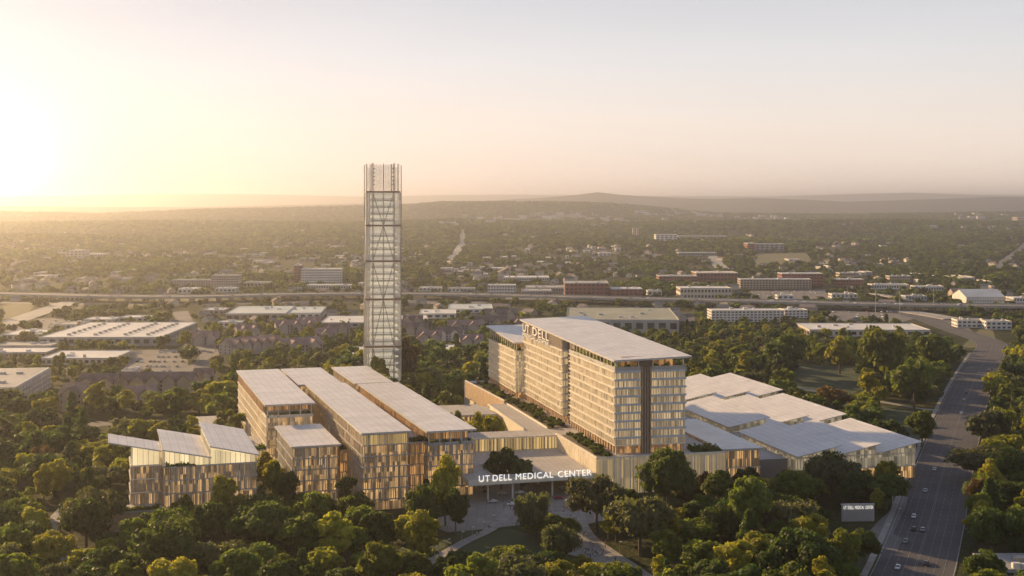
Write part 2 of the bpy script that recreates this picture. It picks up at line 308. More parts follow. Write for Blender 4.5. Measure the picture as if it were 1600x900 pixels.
patch('lawn', [(600, 868), (640, 850), (700, 838), (742, 822), (752, 830), (700, 852), (662, 872), (620, 888)], .05, 'lawn')
patch('lawn', [(130, 880), (175, 872), (190, 900), (120, 930)], .05, 'dry_lawn')
roofmat('plaza_paving', (.30, .27, .245), (.25, .23, .21), 4.0, 4.0, .8)
patch('plaza', [(655, 815), (700, 806), (736, 770), (738, 740), (980, 742), (975, 778), (950, 812), (905, 822), (880, 812), (800, 822), (768, 826), (700, 832)], .1, 'plaza_paving', lab='paved forecourt under and before the entrance canopy')
ribbon('park_path', [(660, 886), (690, 868), (728, 846), (765, 828), (790, 806), (800, 790)], 5, .14, 'path_paving', lab='curving paved path round the lawn')
ribbon('park_path', [(885, 800), (893, 822), (905, 840), (930, 860), (965, 884), (1010, 915)], 15, .14, 'path_paving', lab='broad paved walk crowded with people')
ribbon('park_path', [(878, 858), (905, 866), (940, 872), (960, 900), (930, 930)], 7, .18, 'path_paving')
ribbon('park_path', [(104, 792), (86, 812), (78, 832), (92, 858), (112, 882), (118, 905)], 6, .12, 'path_paving', lab='narrow curving path through the woodland')
ribbon('park_path', [(310, 850), (330, 872), (362, 892), (380, 910)], 5, .12, 'path_paving')
ribbon('service_road', [(60, 690), (140, 664), (230, 660), (330, 662), (372, 668)], 20, .1, 'asphalt_pale')
ribbon('side_street', [(262, 604), (300, 580), (326, 560), (316, 535), (296, 512), (286, 497), (282, 486)], 20, .1, 'asphalt_pale', lab='pale street winding up between the car parks')
ribbon('side_street', [(700, 410), (716, 395), (722, 382), (724, 372)], 26, lambda q: float(hgt(q.x, q.y))+1.5, 'concrete', excl=0)
ribbon('side_street', [(1560, 420), (1575, 405), (1592, 392), (1615, 380)], 22, lambda q: float(hgt(q.x, q.y))+1.5, 'asphalt_pale', excl=0)
ribbon('side_street', [(1128, 420), (1120, 412), (1112, 404)], 30, lambda q: float(hgt(q.x, q.y))+1.5, 'concrete', excl=0)
for p in ([(205, 548), (292, 545), (296, 592), (188, 592)], [(255, 500), (285, 500), (292, 540), (255, 540)], [(660, 470), (760, 469), (760, 474), (660, 476)], [(1170, 455), (1290, 452), (1300, 468), (1170, 470)],
          [(1290, 484), (1450, 492), (1400, 506), (1290, 500)], [(0, 500), (110, 496), (100, 512), (0, 520)], [(790, 462), (880, 462), (880, 468), (790, 468)], [(1440, 500), (1500, 497), (1530, 530), (1505, 520)]):
    patch('car_park', p, .09, 'asphalt_pale')
for p in ([(0, 476), (60, 472), (40, 492), (0, 500)], [(140, 468), (380, 466), (270, 476), (110, 486)], [(1180, 402), (1260, 400), (1270, 412), (1180, 418)], [(1500, 545), (1525, 520), (1545, 500), (1560, 540)]):
    patch('field', p, .07, 'dry_lawn')
# elevated highway
hz = 8.0
HW = [(-260, 458), (0, 458.5), (150, 462), (300, 463), (420, 460), (560, 458.5), (720, 459.5), (900, 464), (1060, 467.5), (1200, 470.5), (1340, 474), (1480, 476.5), (1620, 478), (1800, 480)]
hl = ribbon('highway_deck', [(x, y) for x, y in HW], 48, hz, 'concrete', n=6, thick=1.6, hz=hz, excl=6, lab='long elevated concrete highway crossing the whole valley')
hroad = ribbon('highway_lanes', HW, 42, hz+.12, 'asphalt_pale', n=6, hz=hz, excl=None)
for s_ in (-1, 1):
    e = [(q[0] if s_ > 0 else q[1]) for q in offs(hl, 23.4)]; b = MB()
    for i in range(len(e)-1):
        p, q = e[i], e[i+1]; d = (q-p).normalized(); nn = Vector((-d.y, d.x))*.25
        b.hexa([(*(p-nn), hz+.01), (*(q-nn), hz+.01), (*(q+nn), hz+.01), (*(p+nn), hz+.01)], [(*(p-nn), hz+1.2), (*(q-nn), hz+1.2), (*(q+nn), hz+1.2), (*(p+nn), hz+1.2)])
    tag(b.build('highway_barrier', M['concrete']), 'pale concrete barrier along the highway edge', None, None, 'structure')
b = MB()
for i in range(0, len(hl)-1, 1):
    p = hl[i]
    for s_ in (-12, 0, 12): b.tube((p.x, p.y+s_, 0), (p.x, p.y+s_, hz-1.6), 1.2, n=8)
tag(b.build('highway_piers', M['concrete']), None, None, None, 'structure')
ribbon('highway_ramp', [(118, 470), (80, 483), (30, 500), (-60, 530)], 30, lambda q: 1.0, 'concrete', thick=.8, n=6, lab='pale slip road running down to the valley edge')
ribbon('highway_ramp', [(118, 469), (170, 464), (240, 461.5)], 16, 2.0, 'concrete', thick=1, n=6)
ribbon('highway_ramp', [(1300, 482), (1350, 483), (1400, 486), (1445, 492), (1490, 500)], 26, 1.5, 'concrete', thick=1, n=6)
EXCL.append(W2([(1300, 486), (1380, 500), (1450, 528), (1512, 560), (1560, 556), (1600, 545), (1570, 515), (1500, 497), (1420, 483), (1300, 478)]))
ribbon('highway_ramp', [(1360, 463), (1385, 467), (1415, 473)], 14, 5, 'concrete', thick=1, n=6, excl=0)
ribbon('frontage_road', [(-100, 470), (120, 475), (380, 474), (600, 469), (900, 473.5), (1200, 480), (1340, 483.5), (1600, 488)], 30, .12, 'asphalt_pale', n=6)

# ------------------------------------------------------------ the campus
def wedge_roof(root, c, zs, t, mt='metal_roof', name='roof', fasc=True):
    """c: four local corners FL, FR, BR, BL; zs: their heights"""
    b = MB(); top = [(x, y, z) for (x, y), z in zip(c, zs)]; bot = [(x, y, z-t) for (x, y), z in zip(c, zs)]
    b.hexa(bot, top, 0); b.m = [1]*len(b.m); b.m[1] = 0
    return b.build(name, [M[mt], M['fascia']], root)
def storeys(root, x0, x1, y0, y1, z0, hs, glass, fin, band, step, wch, dep, gap, slab_out, slab_t, seed, faces='flbr', bandtop=True):
    r = random.Random(seed); z = z0
    for k, h in enumerate(hs):
        g = glass[k % len(glass)] if isinstance(glass, list) else glass; fn = fin[k % len(fin)] if isinstance(fin, list) else fin
        MB().ringwalls(x0+.45, x1-.45, y0+.45, y1-.45, z, z+h).build('glazing', M[g], root)
        b = MB(); zt = z+h-slab_t
        for fc_, (a0, a1) in (('f', (x0, x1)), ('b', (x0, x1)), ('l', (y0, y1)), ('r', (y0, y1))):
            if fc_ not in faces: continue
            p = a0+r.random()*step
            while p < a1-.5:
                w = r.choice(wch); w = min(w, a1-p)
                if r.random() > gap:
                    zl = z+slab_t*.0
                    if fc_ == 'f': b.box(p, p+w, y0+.4-dep, y0+.4, zl, zt)
                    elif fc_ == 'b': b.box(p, p+w, y1-.4, y1-.4+dep, zl, zt)
                    elif fc_ == 'l': b.box(x0+.4-dep, x0+.4, p, p+w, zl, zt)
                    else: b.box(x1-.4, x1-.4+dep, p, p+w, zl, zt)
                p += max(w+.25, step*(.7+.6*r.random()))
        if b.v: b.build('slat_grille', M[fn], root)
        z += h
        if k < len(hs)-1 or bandtop:
            MB().box(x0-slab_out, x1+slab_out, y0-slab_out, y1+slab_out, z-slab_t+.004, z-.004).build('floor_band', M[band], root)
    return z
LEFT_A = R(17.5)
def L2(o, x, y, a): dx, dy = x-o[0], y-o[1]; return dx*math.cos(a)+dy*math.sin(a), -dx*math.sin(a)+dy*math.cos(a)
def world(o, u, v, a): return o[0]+u*math.cos(a)-v*math.sin(a), o[1]+u*math.sin(a)+v*math.cos(a)
def excl_rect(o, a, x0, x1, y0, y1, mg=6): EXCL.append([world(o, x0-mg, y0-mg, a), world(o, x1+mg, y0-mg, a), world(o, x1+mg, y1+mg, a), world(o, x0-mg, y1+mg, a)])
def greenery(name, root_o, a, x0, x1, y0, y1, z, label, mname='leaf_dark', hgt_=1.8, n=None, parent=None):
    n = n or int((x1-x0)*(y1-y0)*1.1); vs = []; fs = []; rr = np.random.default_rng(int(abs(x0*7+y0*13+z*5))+3)
    cx = rr.uniform(x0, x1, n); cy = rr.uniform(y0, y1, n); hh = hgt_*(.35+.65*rr.random(n))*(0.7+.5*np.sin(cx*.9+cy*.5)); b = MB()
    for i in range(n):
        for k in range(7):
            c = Vector((cx[i]+rr.normal()*.5, cy[i]+rr.normal()*.4, z+.15+max(hh[i], .3)*rr.random())); d = Vector(rr.normal(size=3)).normalized(); p = d.orthogonal().normalized()*.42; q = d.cross(p).normalized()*.42
            b.quad(c-p-q, c+p-q, c+p+q, c-p+q)
    b.box(x0, x1, y0, y1, z, z+.25)
    o = b.build(name, M[mname]); o.location = (root_o[0], root_o[1], 0); o.rotation_euler = (0, 0, a); tag(o, label, 'planting', 'roof terrace planting', 'stuff'); return o

def long_block(name, label, fl_px, z, width, length, hs, fins, glass, band='grey_band', terrace=False, seed=1, overhang=1.0, fr_terrace=9.0, fin_w=(.16, .22, .3, .55), gold_top=False):
    o = at(*fl_px, z); root = empty(name, (o[0], o[1], 0), LEFT_A, label, 'building', 'low campus buildings')
    y1 = length
    H = z-.9
    if terrace:                                      # planted loggia at the front of the top storey
        zt = H-6.0; hh = [zt/len(hs)]*len(hs)
        storeys(root, 0, width, 0, y1, 0, hh, glass, fins, band, .8, fin_w, .32, .12, .34, .42, seed)
        MB().box(.2, width-.2, .2, y1-.2, zt, zt+.12).build('terrace_floor', M['deck_paving'], root)
        storeys(root, 0, width, fr_terrace, y1, zt+.13, [6.0-.14], 'lit_glass_orange', 'wood_fin', band, 1.15, fin_w, .35, .12, .05, .2, seed+5, bandtop=False)
        b = MB()
        for i in range(5): b.tube((.8+(width-1.6)*i/4, .9, zt+.13), (.8+(width-1.6)*i/4, .9, H), .28, n=8)
        each(b, 'column', M['cream_band'], root)
        MB().ringwalls(.05, width-.05, .05, fr_terrace, zt+.1, zt+1.1).build('parapet', M[band], root)
        greenery('terrace_shrubbery', o, LEFT_A, .6, width-.6, .6, 3.2, zt+.13, 'dark shrubs along the front terrace of the '+label.split(' with')[0][:60], parent=root)
    else:
        hh = [H/len(hs)]*len(hs)
        if gold_top: glass = [glass]*(len(hs)-1)+['lit_glass_gold']
        storeys(root, 0, width, 0, y1, 0, hh, glass, fins, band, .8, fin_w, .32, .12, .34, .42, seed)
    wedge_roof(root, [(-overhang, -overhang-.6), (width+overhang, -overhang-.6), (width+overhang, y1+overhang), (-overhang, y1+overhang)], [z]*4, .85)
    excl_rect(o, LEFT_A, 0, width, 0, y1, 5); return o, root
oM, rM = long_block('office_building', 'long seven storey building in the middle of the left group, flat pale roof', (567, 676), 36, 21.5, 168, [1]*7, 'bronze_fin', 'lit_glass', seed=3, gold_top=True)
oR, rR = long_block('office_building', 'long block with planted front terrace, next to the entrance canopy', (668.3, 673.3), 32, 23, 172, [1]*5, 'grey_fin', 'lit_glass', 'grey_band', terrace=True, seed=9)
oR2, _ = long_block('office_building', 'rear block of the left group, its roof at the foot of the tower', (555.5, 598.5), 30.2, 22.5, 82, [1]*6, 'bronze_fin', 'lit_glass', seed=12)
oM2, _ = long_block('office_building', 'small rear block with flat pale roof, between the tallest pale block and the long ones', (468, 600.5), 33.6, 24.0, 76, [1]*6, 'bronze_fin', 'lit_glass', seed=14)
oL, rL = long_block('office_building', 'tall pale block with wide left facade and planted corner terrace', (416, 632), 36, 24.5, 146, [1]*6, 'pale_fin', 'lit_glass', 'cream_band', terrace=True, seed=21, fr_terrace=16)
oS, rS = long_block('office_building', 'small six storey block with square pale roof behind the park trees', (457.5, 697), 27, 21.5, 58, [1]*5, 'grey_fin', 'lit_glass', seed=25)
# linking wings, lower than the blocks they join
def link_block(name, label, px, z, width, length, n, fin, glass, green=True, seed=0, dx=0, dy=0):
    o = at(*px, z); root = empty(name, (o[0]+dx, o[1]+dy, 0), LEFT_A, label, 'building', 'low campus buildings')
    storeys(root, 0, width, 0, length, 0, [(z-.3)/n]*n, glass, fin, 'grey_band', 1.0, (.25, .25, .5), .3, .08, .06, .4, seed)
    MB().box(-.1, width+.1, -.1, length+.1, z-.3, z).build('roof', M['deck_paving'], root)
    if green: greenery('terrace_shrubbery', (o[0]+dx, o[1]+dy), LEFT_A, .5, width-.5, .6, 7, z, 'shrubs on the roof of the '+label[:55])
    excl_rect(o, LEFT_A, 0, width, 0, length, 3); return root
link_block('linking_wing', 'orange lit link between the small block and the long seven storey block', (531, 703), 21, 12.5, 40, 4, 'wood_fin', 'lit_glass_orange', seed=31)
link_block('linking_wing', 'orange lit link between the long seven storey block and the terrace block', (640.5, 691), 26, 9.5, 60, 5, 'wood_fin', 'lit_glass_orange', seed=32)
link_block('linking_wing', 'pale lit low link with green roof, behind the saw roofed building', (393, 703), 12.5, 13, 42, 2, 'pale_fin', 'lit_glass_gold', seed=33)
r_ = link_block('linking_wing', 'low wing with flat grey roof beside the tall pale block', (303, 667), 8, 25, 38, 2, 'grey_fin', 'lit_glass', green=False, seed=34)
# saw roofed building
oW = at(255, 730, 25.5); aW = LEFT_A; WL = 40.5
rW = empty('sawtooth_building', (oW[0], oW[1], 0), aW, 'building with three tilted saw roofs at the edge of the woodland', 'building')
storeys(rW, 0, WL, 0, 56, 0, [8.0]+[5.8]*3, ['lit_glass_orange', 'lit_glass', 'lit_glass', 'lit_glass'], ['wood_fin', 'bronze_fin', 'bronze_fin', 'bronze_fin'], 'grey_band', .8, (.22, .35, .8), .35, .12, .34, .42, 41)
MB().box(-.2, WL+.2, -.2, 56.2, 25.4, 25.52).build('terrace_floor', M['deck_paving'], rW)
storeys(rW, -13.5, -.8, 7, 30, 0, [8.0]+[5.8]*3, ['lit_glass_orange', 'lit_glass', 'lit_glass', 'lit_glass'], ['wood_fin', 'bronze_fin', 'bronze_fin', 'bronze_fin'], 'cream_band', .8, (.22, .35, .8), .35, .12, .34, .42, 42)
MB().box(-13.5, -.9, 7, 30, 25.41, 25.53).build('terrace_floor', M['deck_paving'], rW)
def clere(x0, x1, y0, y1, zl, zr, zb=25.55):
    b = MB(); t = .45
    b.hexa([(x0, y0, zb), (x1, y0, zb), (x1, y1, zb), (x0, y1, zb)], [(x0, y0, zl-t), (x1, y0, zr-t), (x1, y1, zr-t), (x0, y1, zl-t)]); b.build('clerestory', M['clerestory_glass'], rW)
    b = MB(); n = int((x1-x0)/2.0)
    for i in range(n+1):
        x = x0+(x1-x0)*i/n; zz = zl+(zr-zl)*i/n-t; b.box(x-.09, x+.09, y0-.22, y0-.004, zb, zz)
    n = int((y1-y0)/2.2)
    for i in range(n+1): b.box(x0-.22, x0-.004, y0+(y1-y0)*i/n-.09, y0+(y1-y0)*i/n+.09, zb, zl-t)
    b.build('mullion', M['cream_band'], rW)
clere(.6, 19.6, .8, 50, 32.6, 29.2); clere(20.2, WL-.5, .6, 55, 32.6, 28.8); clere(-12.8, -1.4, 7.6, 26, 33.8, 31.5)
def sheet(c, zs, t=.55): wedge_roof(rW, c, zs, t, name='roof')
sheet([(-.4, -1.4), (20.6, -1.4), (20.6, 55), (-.4, 55)], [33.4, 29.0, 29.0, 33.4])
sheet([(19.9, -1.6), (WL+1.2, -1.6), (WL+1.2, 68), (19.9, 68)], [33.9, 28.9, 28.9, 33.9])
sheet([(-23, 4.5), (-.6, 4.5), (-.6, 28), (-23, 28)], [36.8, 32.0, 32.0, 36.8])
greenery('terrace_shrubbery', oW, aW, 1.2, 13, -.1, .75, 25.5, 'shrubs below the middle saw roof', n=30)
# low terrace in front of its left end
MB().box(-22, -.9, -6, 6.8, 0, 8.0).build('podium', M['wood_fin'], rW); MB().box(-22.5, -.7, -6.5, 6.9, 8.0, 8.5).build('terrace_floor', M['deck_paving'], rW)
MB().box(-22.4, -22.1, -6.4, 6.6, 8.5, 9.8).build('balustrade', M['cream_band'], rW)
greenery('terrace_shrubbery', oW, aW, -21, -2, -5.8, -2.5, 8.5, 'shrubs on the low terrace at the foot of the saw roofed building', 'leaf_olive')
excl_rect(oW, aW, -24, WL, -8, 68, 4)

# ---- hospital block and its podium
HA = R(13.4); oH = (50.9, 648.0); PZ = 17.0
rH = empty('hospital_building', (oH[0], oH[1], 0), HA, 'large golden glass building with one sloping roof and big white letters', 'building')
def hblock(x0, x1, y0, y1, zt, nfl, seed, front='blue_band'):
    # recessed ground storey
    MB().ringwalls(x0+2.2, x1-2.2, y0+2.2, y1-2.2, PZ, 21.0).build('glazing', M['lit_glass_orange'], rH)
    b = MB(); n = max(2, int((y1-y0)/4.4))
    for i in range(n+1):
        y = y0+.8+(y1-y0-1.6)*i/n
        for x in (x0+.9, x1-.9): b.box(x-.35, x+.35, y-.5, y+.5, PZ, 21)
    n = max(2, int((x1-x0)/4.4))
    for i in range(1, n):
        for y in (y0+.9, y1-.9): b.box(x0+(x1-x0)*i/n-.4, x0+(x1-x0)*i/n+.4, y-.4, y+.4, PZ, 21)
    each(b, 'column', M['wood_fin'], rH)
    MB().box(x0, x1, y0, y1, 21.0, 21.5).build('floor_band', M['cream_band'], rH)
    h = (zt-21.5)/nfl; r = random.Random(seed)
    for k in range(nfl):
        z = 21.5+k*h
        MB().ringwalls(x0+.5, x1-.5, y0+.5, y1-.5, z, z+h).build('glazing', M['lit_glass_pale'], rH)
        b = MB()
        for q in np.arange(y0+.3, y1-.3, 1.15):
            if r.random() < .92: b.box(x0+.1, x0+.46, q, q+r.choice((.22, .22, .5)), z+.02, z+h-.85)
        for q in np.arange(y0+.3, y1-.3, 2.3): b.box(x1-.46, x1-.1, q, q+.22, z+.02, z+h-.85)
        b.build('slat_grille', M['pale_fin'], rH)
        b = MB()
        for q in np.arange(x0+.6, x1-.6, 1.3): b.box(q, q+r.choice((.14, .14, .35)), y0+.15, y0+.46, z+.02, z+h-.85)
        b.build('slat_grille', M['grey_fin'], rH)
        MB().box(x0-.55, x1+.1, y0+.12, y1, z+h-.84, z+h-.18).build('floor_band', M['cream_band'], rH)
        MB().box(x0+.3, x1+.3, y0-.35, y0+.1, z+h-1.05, z+h-.02).build('spandrel', M['blue_band'], rH)
W_ = 37.0
hblock(0, W_, 0, 82, 58.3, 9, 1); hblock(0, W_, 96.5, 189, 58.3, 9, 2)
MB().box(3.2, W_-2, 82, 96.5, PZ, 62.5).build('recess_core', M['dark_bronze'], rH)
b = MB()
for k in range(10): b.box(2.4, W_-1.5, 82, 96.5, 21+k*4.14-.25, 21+k*4.14+.25)
each(b, 'recess_band', M['bronze_fin'], rH)
# brown slot in the end wall
b = MB(); b.box(13.6, 18.6, -.75, .3, PZ, 60.2); b.build('end_wall_slot', M['dark_bronze'], rH)
b = MB()
for xx in (14.0, 15.4, 16.8, 18.2): b.box(xx-.12, xx+.12, -1.0, -.754, PZ, 60)
each(b, 'slot_fin', M['wood_fin'], rH)
# roof terraces under the big roof
MB().box(.1, W_-.1, .1, 81.9, 58.3, 58.45).build('terrace_floor', M['deck_paving'], rH)
MB().ringwalls(-.1, W_+.1, -.2, 82, 58.2, 60.2).build('parapet', M['grey_band'], rH)
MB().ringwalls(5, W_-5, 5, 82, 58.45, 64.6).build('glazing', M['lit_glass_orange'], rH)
b = MB()
for q in np.arange(.8, 82, 6.2): b.box(.3, .8, q, q+.5, 58.45, 63.4+q*.0165)
for q in (1.2, 12.4, 19.8, W_-1): b.box(q-.3, q+.3, .3, .9, 58.45, 63.4)
each(b, 'column', M['cream_band'], rH)
MB().box(12.9, 19.3, -.4, 6, 60.2, 63.5).build('core_head', M['dark_bronze'], rH)
greenery('terrace_shrubbery', oH, HA, .9, 4.4, 2, 80, 58.5, 'long strip of plants under the big sloping roof', 'leaf_olive', 3.0)
greenery('terrace_shrubbery', oH, HA, 1, W_-1, .9, 3.4, 58.5, 'plants on the end terrace of the golden glass building', 'leaf_olive', 3.2)
# sign wall on the rear half
zr = lambda u, v: 64.0+.0185*v+.028*u
b = MB(); c4 = [(.2, 96.6), (W_-.5, 96.6), (W_-.5, 189), (.2, 189)]
b.hexa([(x, y, 58.35) for x, y in c4], [(x, y, zr(x, y)-.8) for x, y in c4]); sw_ = b.build('sign_wall', M['grey_wall'], rH)
b = MB()
for q in np.arange(96.8, 189, 1.15): b.box(-.12, .17, q, q+.35, 58.4, zr(0, q)-1.0)
b.build('slat_grille', M['bronze_fin'], rH)
wedge_roof(rH, [(-1.6, -3.0), (W_+2.2, -3.0), (W_+5.0, 192), (-1.6, 192)], [zr(-1.6, -3), zr(W_+2, -3), zr(W_+5, 192), zr(-1.6, 192)], .9)
def text_part(txt, size, ext, matn, parent, name, space=1.0, bold=.02):
    cu = bpy.data.curves.new('t', 'FONT'); cu.body = txt; cu.size = size; cu.extrude = ext; cu.align_x = 'LEFT'; cu.space_character = space; cu.offset = bold*size
    to = bpy.data.objects.new('t', cu); COL.objects.link(to); bpy.context.view_layer.update()
    me = bpy.data.meshes.new_from_object(to.evaluated_get(bpy.context.evaluated_depsgraph_get())); bpy.data.objects.remove(to)
    me.materials.clear(); me.materials.append(M[matn]); o = link(bpy.data.objects.new(name, me), parent); return o
def fit(o, width, height):
    xs = [v.co.x for v in o.data.vertices]; ys_ = [v.co.y for v in o.data.vertices]; x0, x1, y0, y1 = min(xs), max(xs), min(ys_), max(ys_)
    for v in o.data.vertices: v.co.x = (v.co.x-x0)*width/(x1-x0); v.co.y = (v.co.y-y0)*height/(y1-y0)
# letters face -x: text runs towards -y
for txt, v0, wid, z0, hh in (('UT', 186.5, 16.5, 60.4, 4.9), ('DELL', 161, 38, 60.4, 4.9), ('MEDICAL', 186.5, 33, 57.4, 2.2), ('CENTER', 149, 26, 57.4, 2.2)):
    o = text_part(txt, 5, .25, 'dim_letter', sw_, 'lettering', 1.15, .0); fit(o, wid, hh); o.location = (-.75, v0, z0); o.rotation_euler = (R(90), 0, R(-90))
# third, lower block
def hblock3():
    x0, x1, y0, y1 = -4.4, 30, 190.6, 272; zt = 47.5
    MB().box(x0, x1, y0, y1, 21, 21.5).build('floor_band', M['cream_band'], rT)
    MB().ringwalls(x0+2, x1-2, y0+2, y1-2, PZ, 21).build('glazing', M['lit_glass_orange'], rT)
    b = MB()
    for q in np.arange(y0+.5, y1, 4.4): b.box(x0+.5, x0+1.2, q, q+.8, PZ, 21)
    each(b, 'column', M['wood_fin'], rT); nfl = 6; h = (zt-21.5)/nfl; r = random.Random(8)
    for k in range(nfl):
        z = 21.5+k*h; MB().ringwalls(x0+.5, x1-.5, y0+.5, y1-.5, z, z+h).build('glazing', M['lit_glass_pale'], rT); b = MB()
        for q in np.arange(y0+.3, y1-.3, 1.2): b.box(x0+.1, x0+.46, q, q+r.choice((.22, .5)), z+.02, z+h-.85)
        for q in np.arange(x0+.6, x1-.6, 1.3): b.box(q, q+.2, y0+.15, y0+.46, z+.02, z+h-.85)
        b.build('slat_grille', M['pale_fin'], rT); MB().box(x0-.55, x1+.1, y0+.1, y1, z+h-.84, z+h-.18).build('floor_band', M['cream_band'], rT)
    MB().box(x0+.1, x1-.1, y0+.1, y1-.1, zt, zt+.15).build('terrace_floor', M['deck_paving'], rT)
    MB().ringwalls(x0+4.5, x1-4, y0+4.5, y1-4, zt+.15, zt+4.6).build('glazing', M['lit_glass_orange'], rT)
    b = MB()
    for q in np.arange(y0+.6, y1, 6): b.box(x0+.4, x0+.9, q, q+.5, zt+.15, 52.0+(q-y0)*.035)
    each(b, 'column', M['cream_band'], rT)
    wedge_roof(rT, [(x0-1.5, y0-1.5), (x1+1, y0-1.5), (x1+1, y1+1.5), (x0-1.5, y1+1.5)], [53.0, 53.0, 56.2, 56.2], .8)
    greenery('terrace_shrubbery', oH, HA, x0+.8, x0+4.2, y0+1, y1-1, zt+.15, 'plants on the top terrace of the lower golden block', 'leaf_olive', 3)
rT = empty('hospital_building', (oH[0], oH[1], 0), HA, 'lower golden glass block behind the one with the big letters', 'building'); hblock3()
# podium
rP = empty('podium', (oH[0], oH[1], 0), HA, 'timber clad podium and roof walk under the golden glass building', 'building')
def deckbox(pts, z0, z1, name='deck', mt=('deck_paving', 'pale_fin')):
    b = MB(); b.poly(pts, z0, z1); b.m = [1]*len(b.m); b.m[1] = 0; return b.build(name, [M[mt[0]], M[mt[1]]], rP)
def cladwall(p, q, z0, z1, mt='wood_fin', glass='lit_glass_gold', gap=1.0, seed=0):
    """a wall of upright slats over a lit glass sheet, from p to q (outside on its right hand)"""
    p, q = Vector(p), Vector(q); d = (q-p).normalized(); n_ = Vector((d.y, -d.x)); L_ = (q-p).length; b = MB(); g = MB(); r = random.Random(seed)
    g.quad((*(p+n_*.06), z0), (*(q+n_*.06), z0), (*(q+n_*.06), z1-.5), (*(p+n_*.06), z1-.5)); s = 0
    while s < L_-.3:
        w = r.choice((.3, .45, .8)); w = min(w, L_-s); a_, e_ = p+d*s, p+d*(s+w)
        pts = [a_+n_*.3, e_+n_*.3, e_+n_*.1, a_+n_*.1]; b.hexa([(*t, z0) for t in pts], [(*t, z1-.5) for t in pts]); s += w+gap*(.5+r.random()*.6)
    g.build('glazing', M[glass], rP); b.build('slat_grille', M[mt], rP)
    pts = [p+n_*.4, q+n_*.4, q-n_*.35, p-n_*.35]; MB().hexa([(*t, z1-.49) for t in pts], [(*t, z1+.25) for t in pts]).build('coping', M['cream_band'], rP)
deckbox([(-12.2, -10.5), (54, -10.5), (54, 120), (37, 280), (-20, 280), (-15.5, 175), (-13.5, 60)], 0, PZ)
deckbox([(-27, 78), (-13.7, 78), (-15.6, 174), (-25.5, 172)], 0, PZ+.004); deckbox([(-62, 58), (-13.8, 58), (-13.8, 77.9), (-62, 77.9)], 0, PZ-.004)
cladwall((-12.2, -10.5), (54, -10.5), 0, PZ+1.0, 'pale_fin', gap=.4, seed=1, glass='lit_glass_gold')
cladwall((-14, 59), (-12.4, -10.2), 0, PZ+1.0, 'pale_fin', gap=.4, seed=2)
cladwall((-62, 57.9), (-14, 57.9), 10.4, PZ+.2, 'bronze_fin', gap=1.5, seed=3)
cladwall((-21.5, 268), (-16.2, 172), 8, PZ+2.2, 'wood_fin', gap=.2, seed=4)
MB().box(-27.2, -26.9, 78, 170, PZ, PZ+1.0).build('parapet', M['cream_band'], rP)
MB().poly([(-13.6, 80), (-13.0, 80), (-14.6, 172), (-15.2, 172)], PZ, PZ+.9).build('planter_wall', M['cream_band'], rP)
# soil of the planters
MB().box(-11.2, -1.0, -8.8, 58, PZ, PZ+.35).build('planter_soil', M['bark'], rP); MB().poly([(-12.9, 80), (-1, 80), (-1, 186), (-14, 186)], PZ, PZ+.35).build('planter_soil', M['bark'], rP)
MB().poly([(-15.4, 190), (-5.5, 190), (-5.5, 268), (-20, 268)], PZ, PZ+.35).build('planter_soil', M['bark'], rP)
excl_rect(oH, HA, -28, 60, -12, 285, 5)
# garden pavilion and roofs behind the forecourt
rv = empty('pavilion', (oH[0], oH[1], 0), HA, 'low flat roofed pavilion facing the courtyard garden', 'building')
storeys(rv, -76, -30, 140, 166, 0, [15.6], 'lit_glass', 'bronze_fin', 'cream_band', 1.6, (.3, .5), .3, .1, .1, .4, 77, faces='flr'); wedge_roof(rv, [(-78, 138), (-28.6, 138), (-28.6, 168), (-78, 168)], [16.6]*4, .9, 'deck_paving')
MB().box(-70, -24, 176, 214, 0, 11).build('rear_wing', M['deck_paving'], rv)
excl_rect(oH, HA, -76, -26, 138, 214, 3)
# entrance canopy with its own hole for two trees
rc = empty('entrance_canopy', (oH[0], oH[1], 0), HA, 'broad flat entrance canopy on slim columns with white letters on its edge', 'canopy')
b = MB(); z0, z1 = 8.2, 10.4; FX = [(-76.5, -13.5), (-11.9, -10.6)]
yf = lambda x: -13.5+(x+76.5)*2.9/64.6
hx0, hx1, hy0, hy1 = -63, -42, -5, 22
for x0, x1, ya, yb in ((-76.5, hx0, None, 57.5), (hx0, hx1, None, hy0), (hx0, hx1, hy1, 57.5), (hx1, -13.9, None, 57.5)):
    ya0, ya1 = (yf(x0), yf(x1)) if ya is None and True else (ya, ya)
    if (x0, x1, yb) == (hx0, hx1, 57.5): ya0 = ya1 = hy1
    b.poly([(x0, ya0), (x1, ya1), (x1, yb), (x0, yb)], z0, z1)
b.build('canopy_slab', M['deck_paving'], rc)
b = MB(); b.poly([(-76.6, yf(-76.6)-.3), (-12.8, yf(-12.8)-.3), (-12.8, yf(-12.8)-.004), (-76.6, yf(-76.6)-.004)], z0-.1, z1+.35); fasc_ = b.build('fascia', M['cream_band'], rc)
b = MB(); b.box(hx0-.3, hx1+.3, hy0-.3, hy0, z1, z1+.5); b.box(hx0-.3, hx1+.3, hy1, hy1+.3, z1, z1+.5); b.box(hx0-.3, hx0, hy0, hy1, z1, z1+.5); b.box(hx1, hx1+.3, hy0, hy1, z1, z1+.5); each(b, 'hole_curb', M['fascia'], rc)
for x, y in ((-66, -8), (-54, -8.5), (-34, -7), (-66, 20), (-34, 20), (-66, 45), (-34, 45), (-20, 20)): MB().tube((x, y, 0), (x, y, 8.2), .5, n=10).build('column', M['cream_band'], rc)
MB().box(-76, -14, 52, 57.4, 0, 8.2).build('lobby_glazing', M['lit_glass_gold'], rc)
ang = math.atan2(2.9, 64.6)
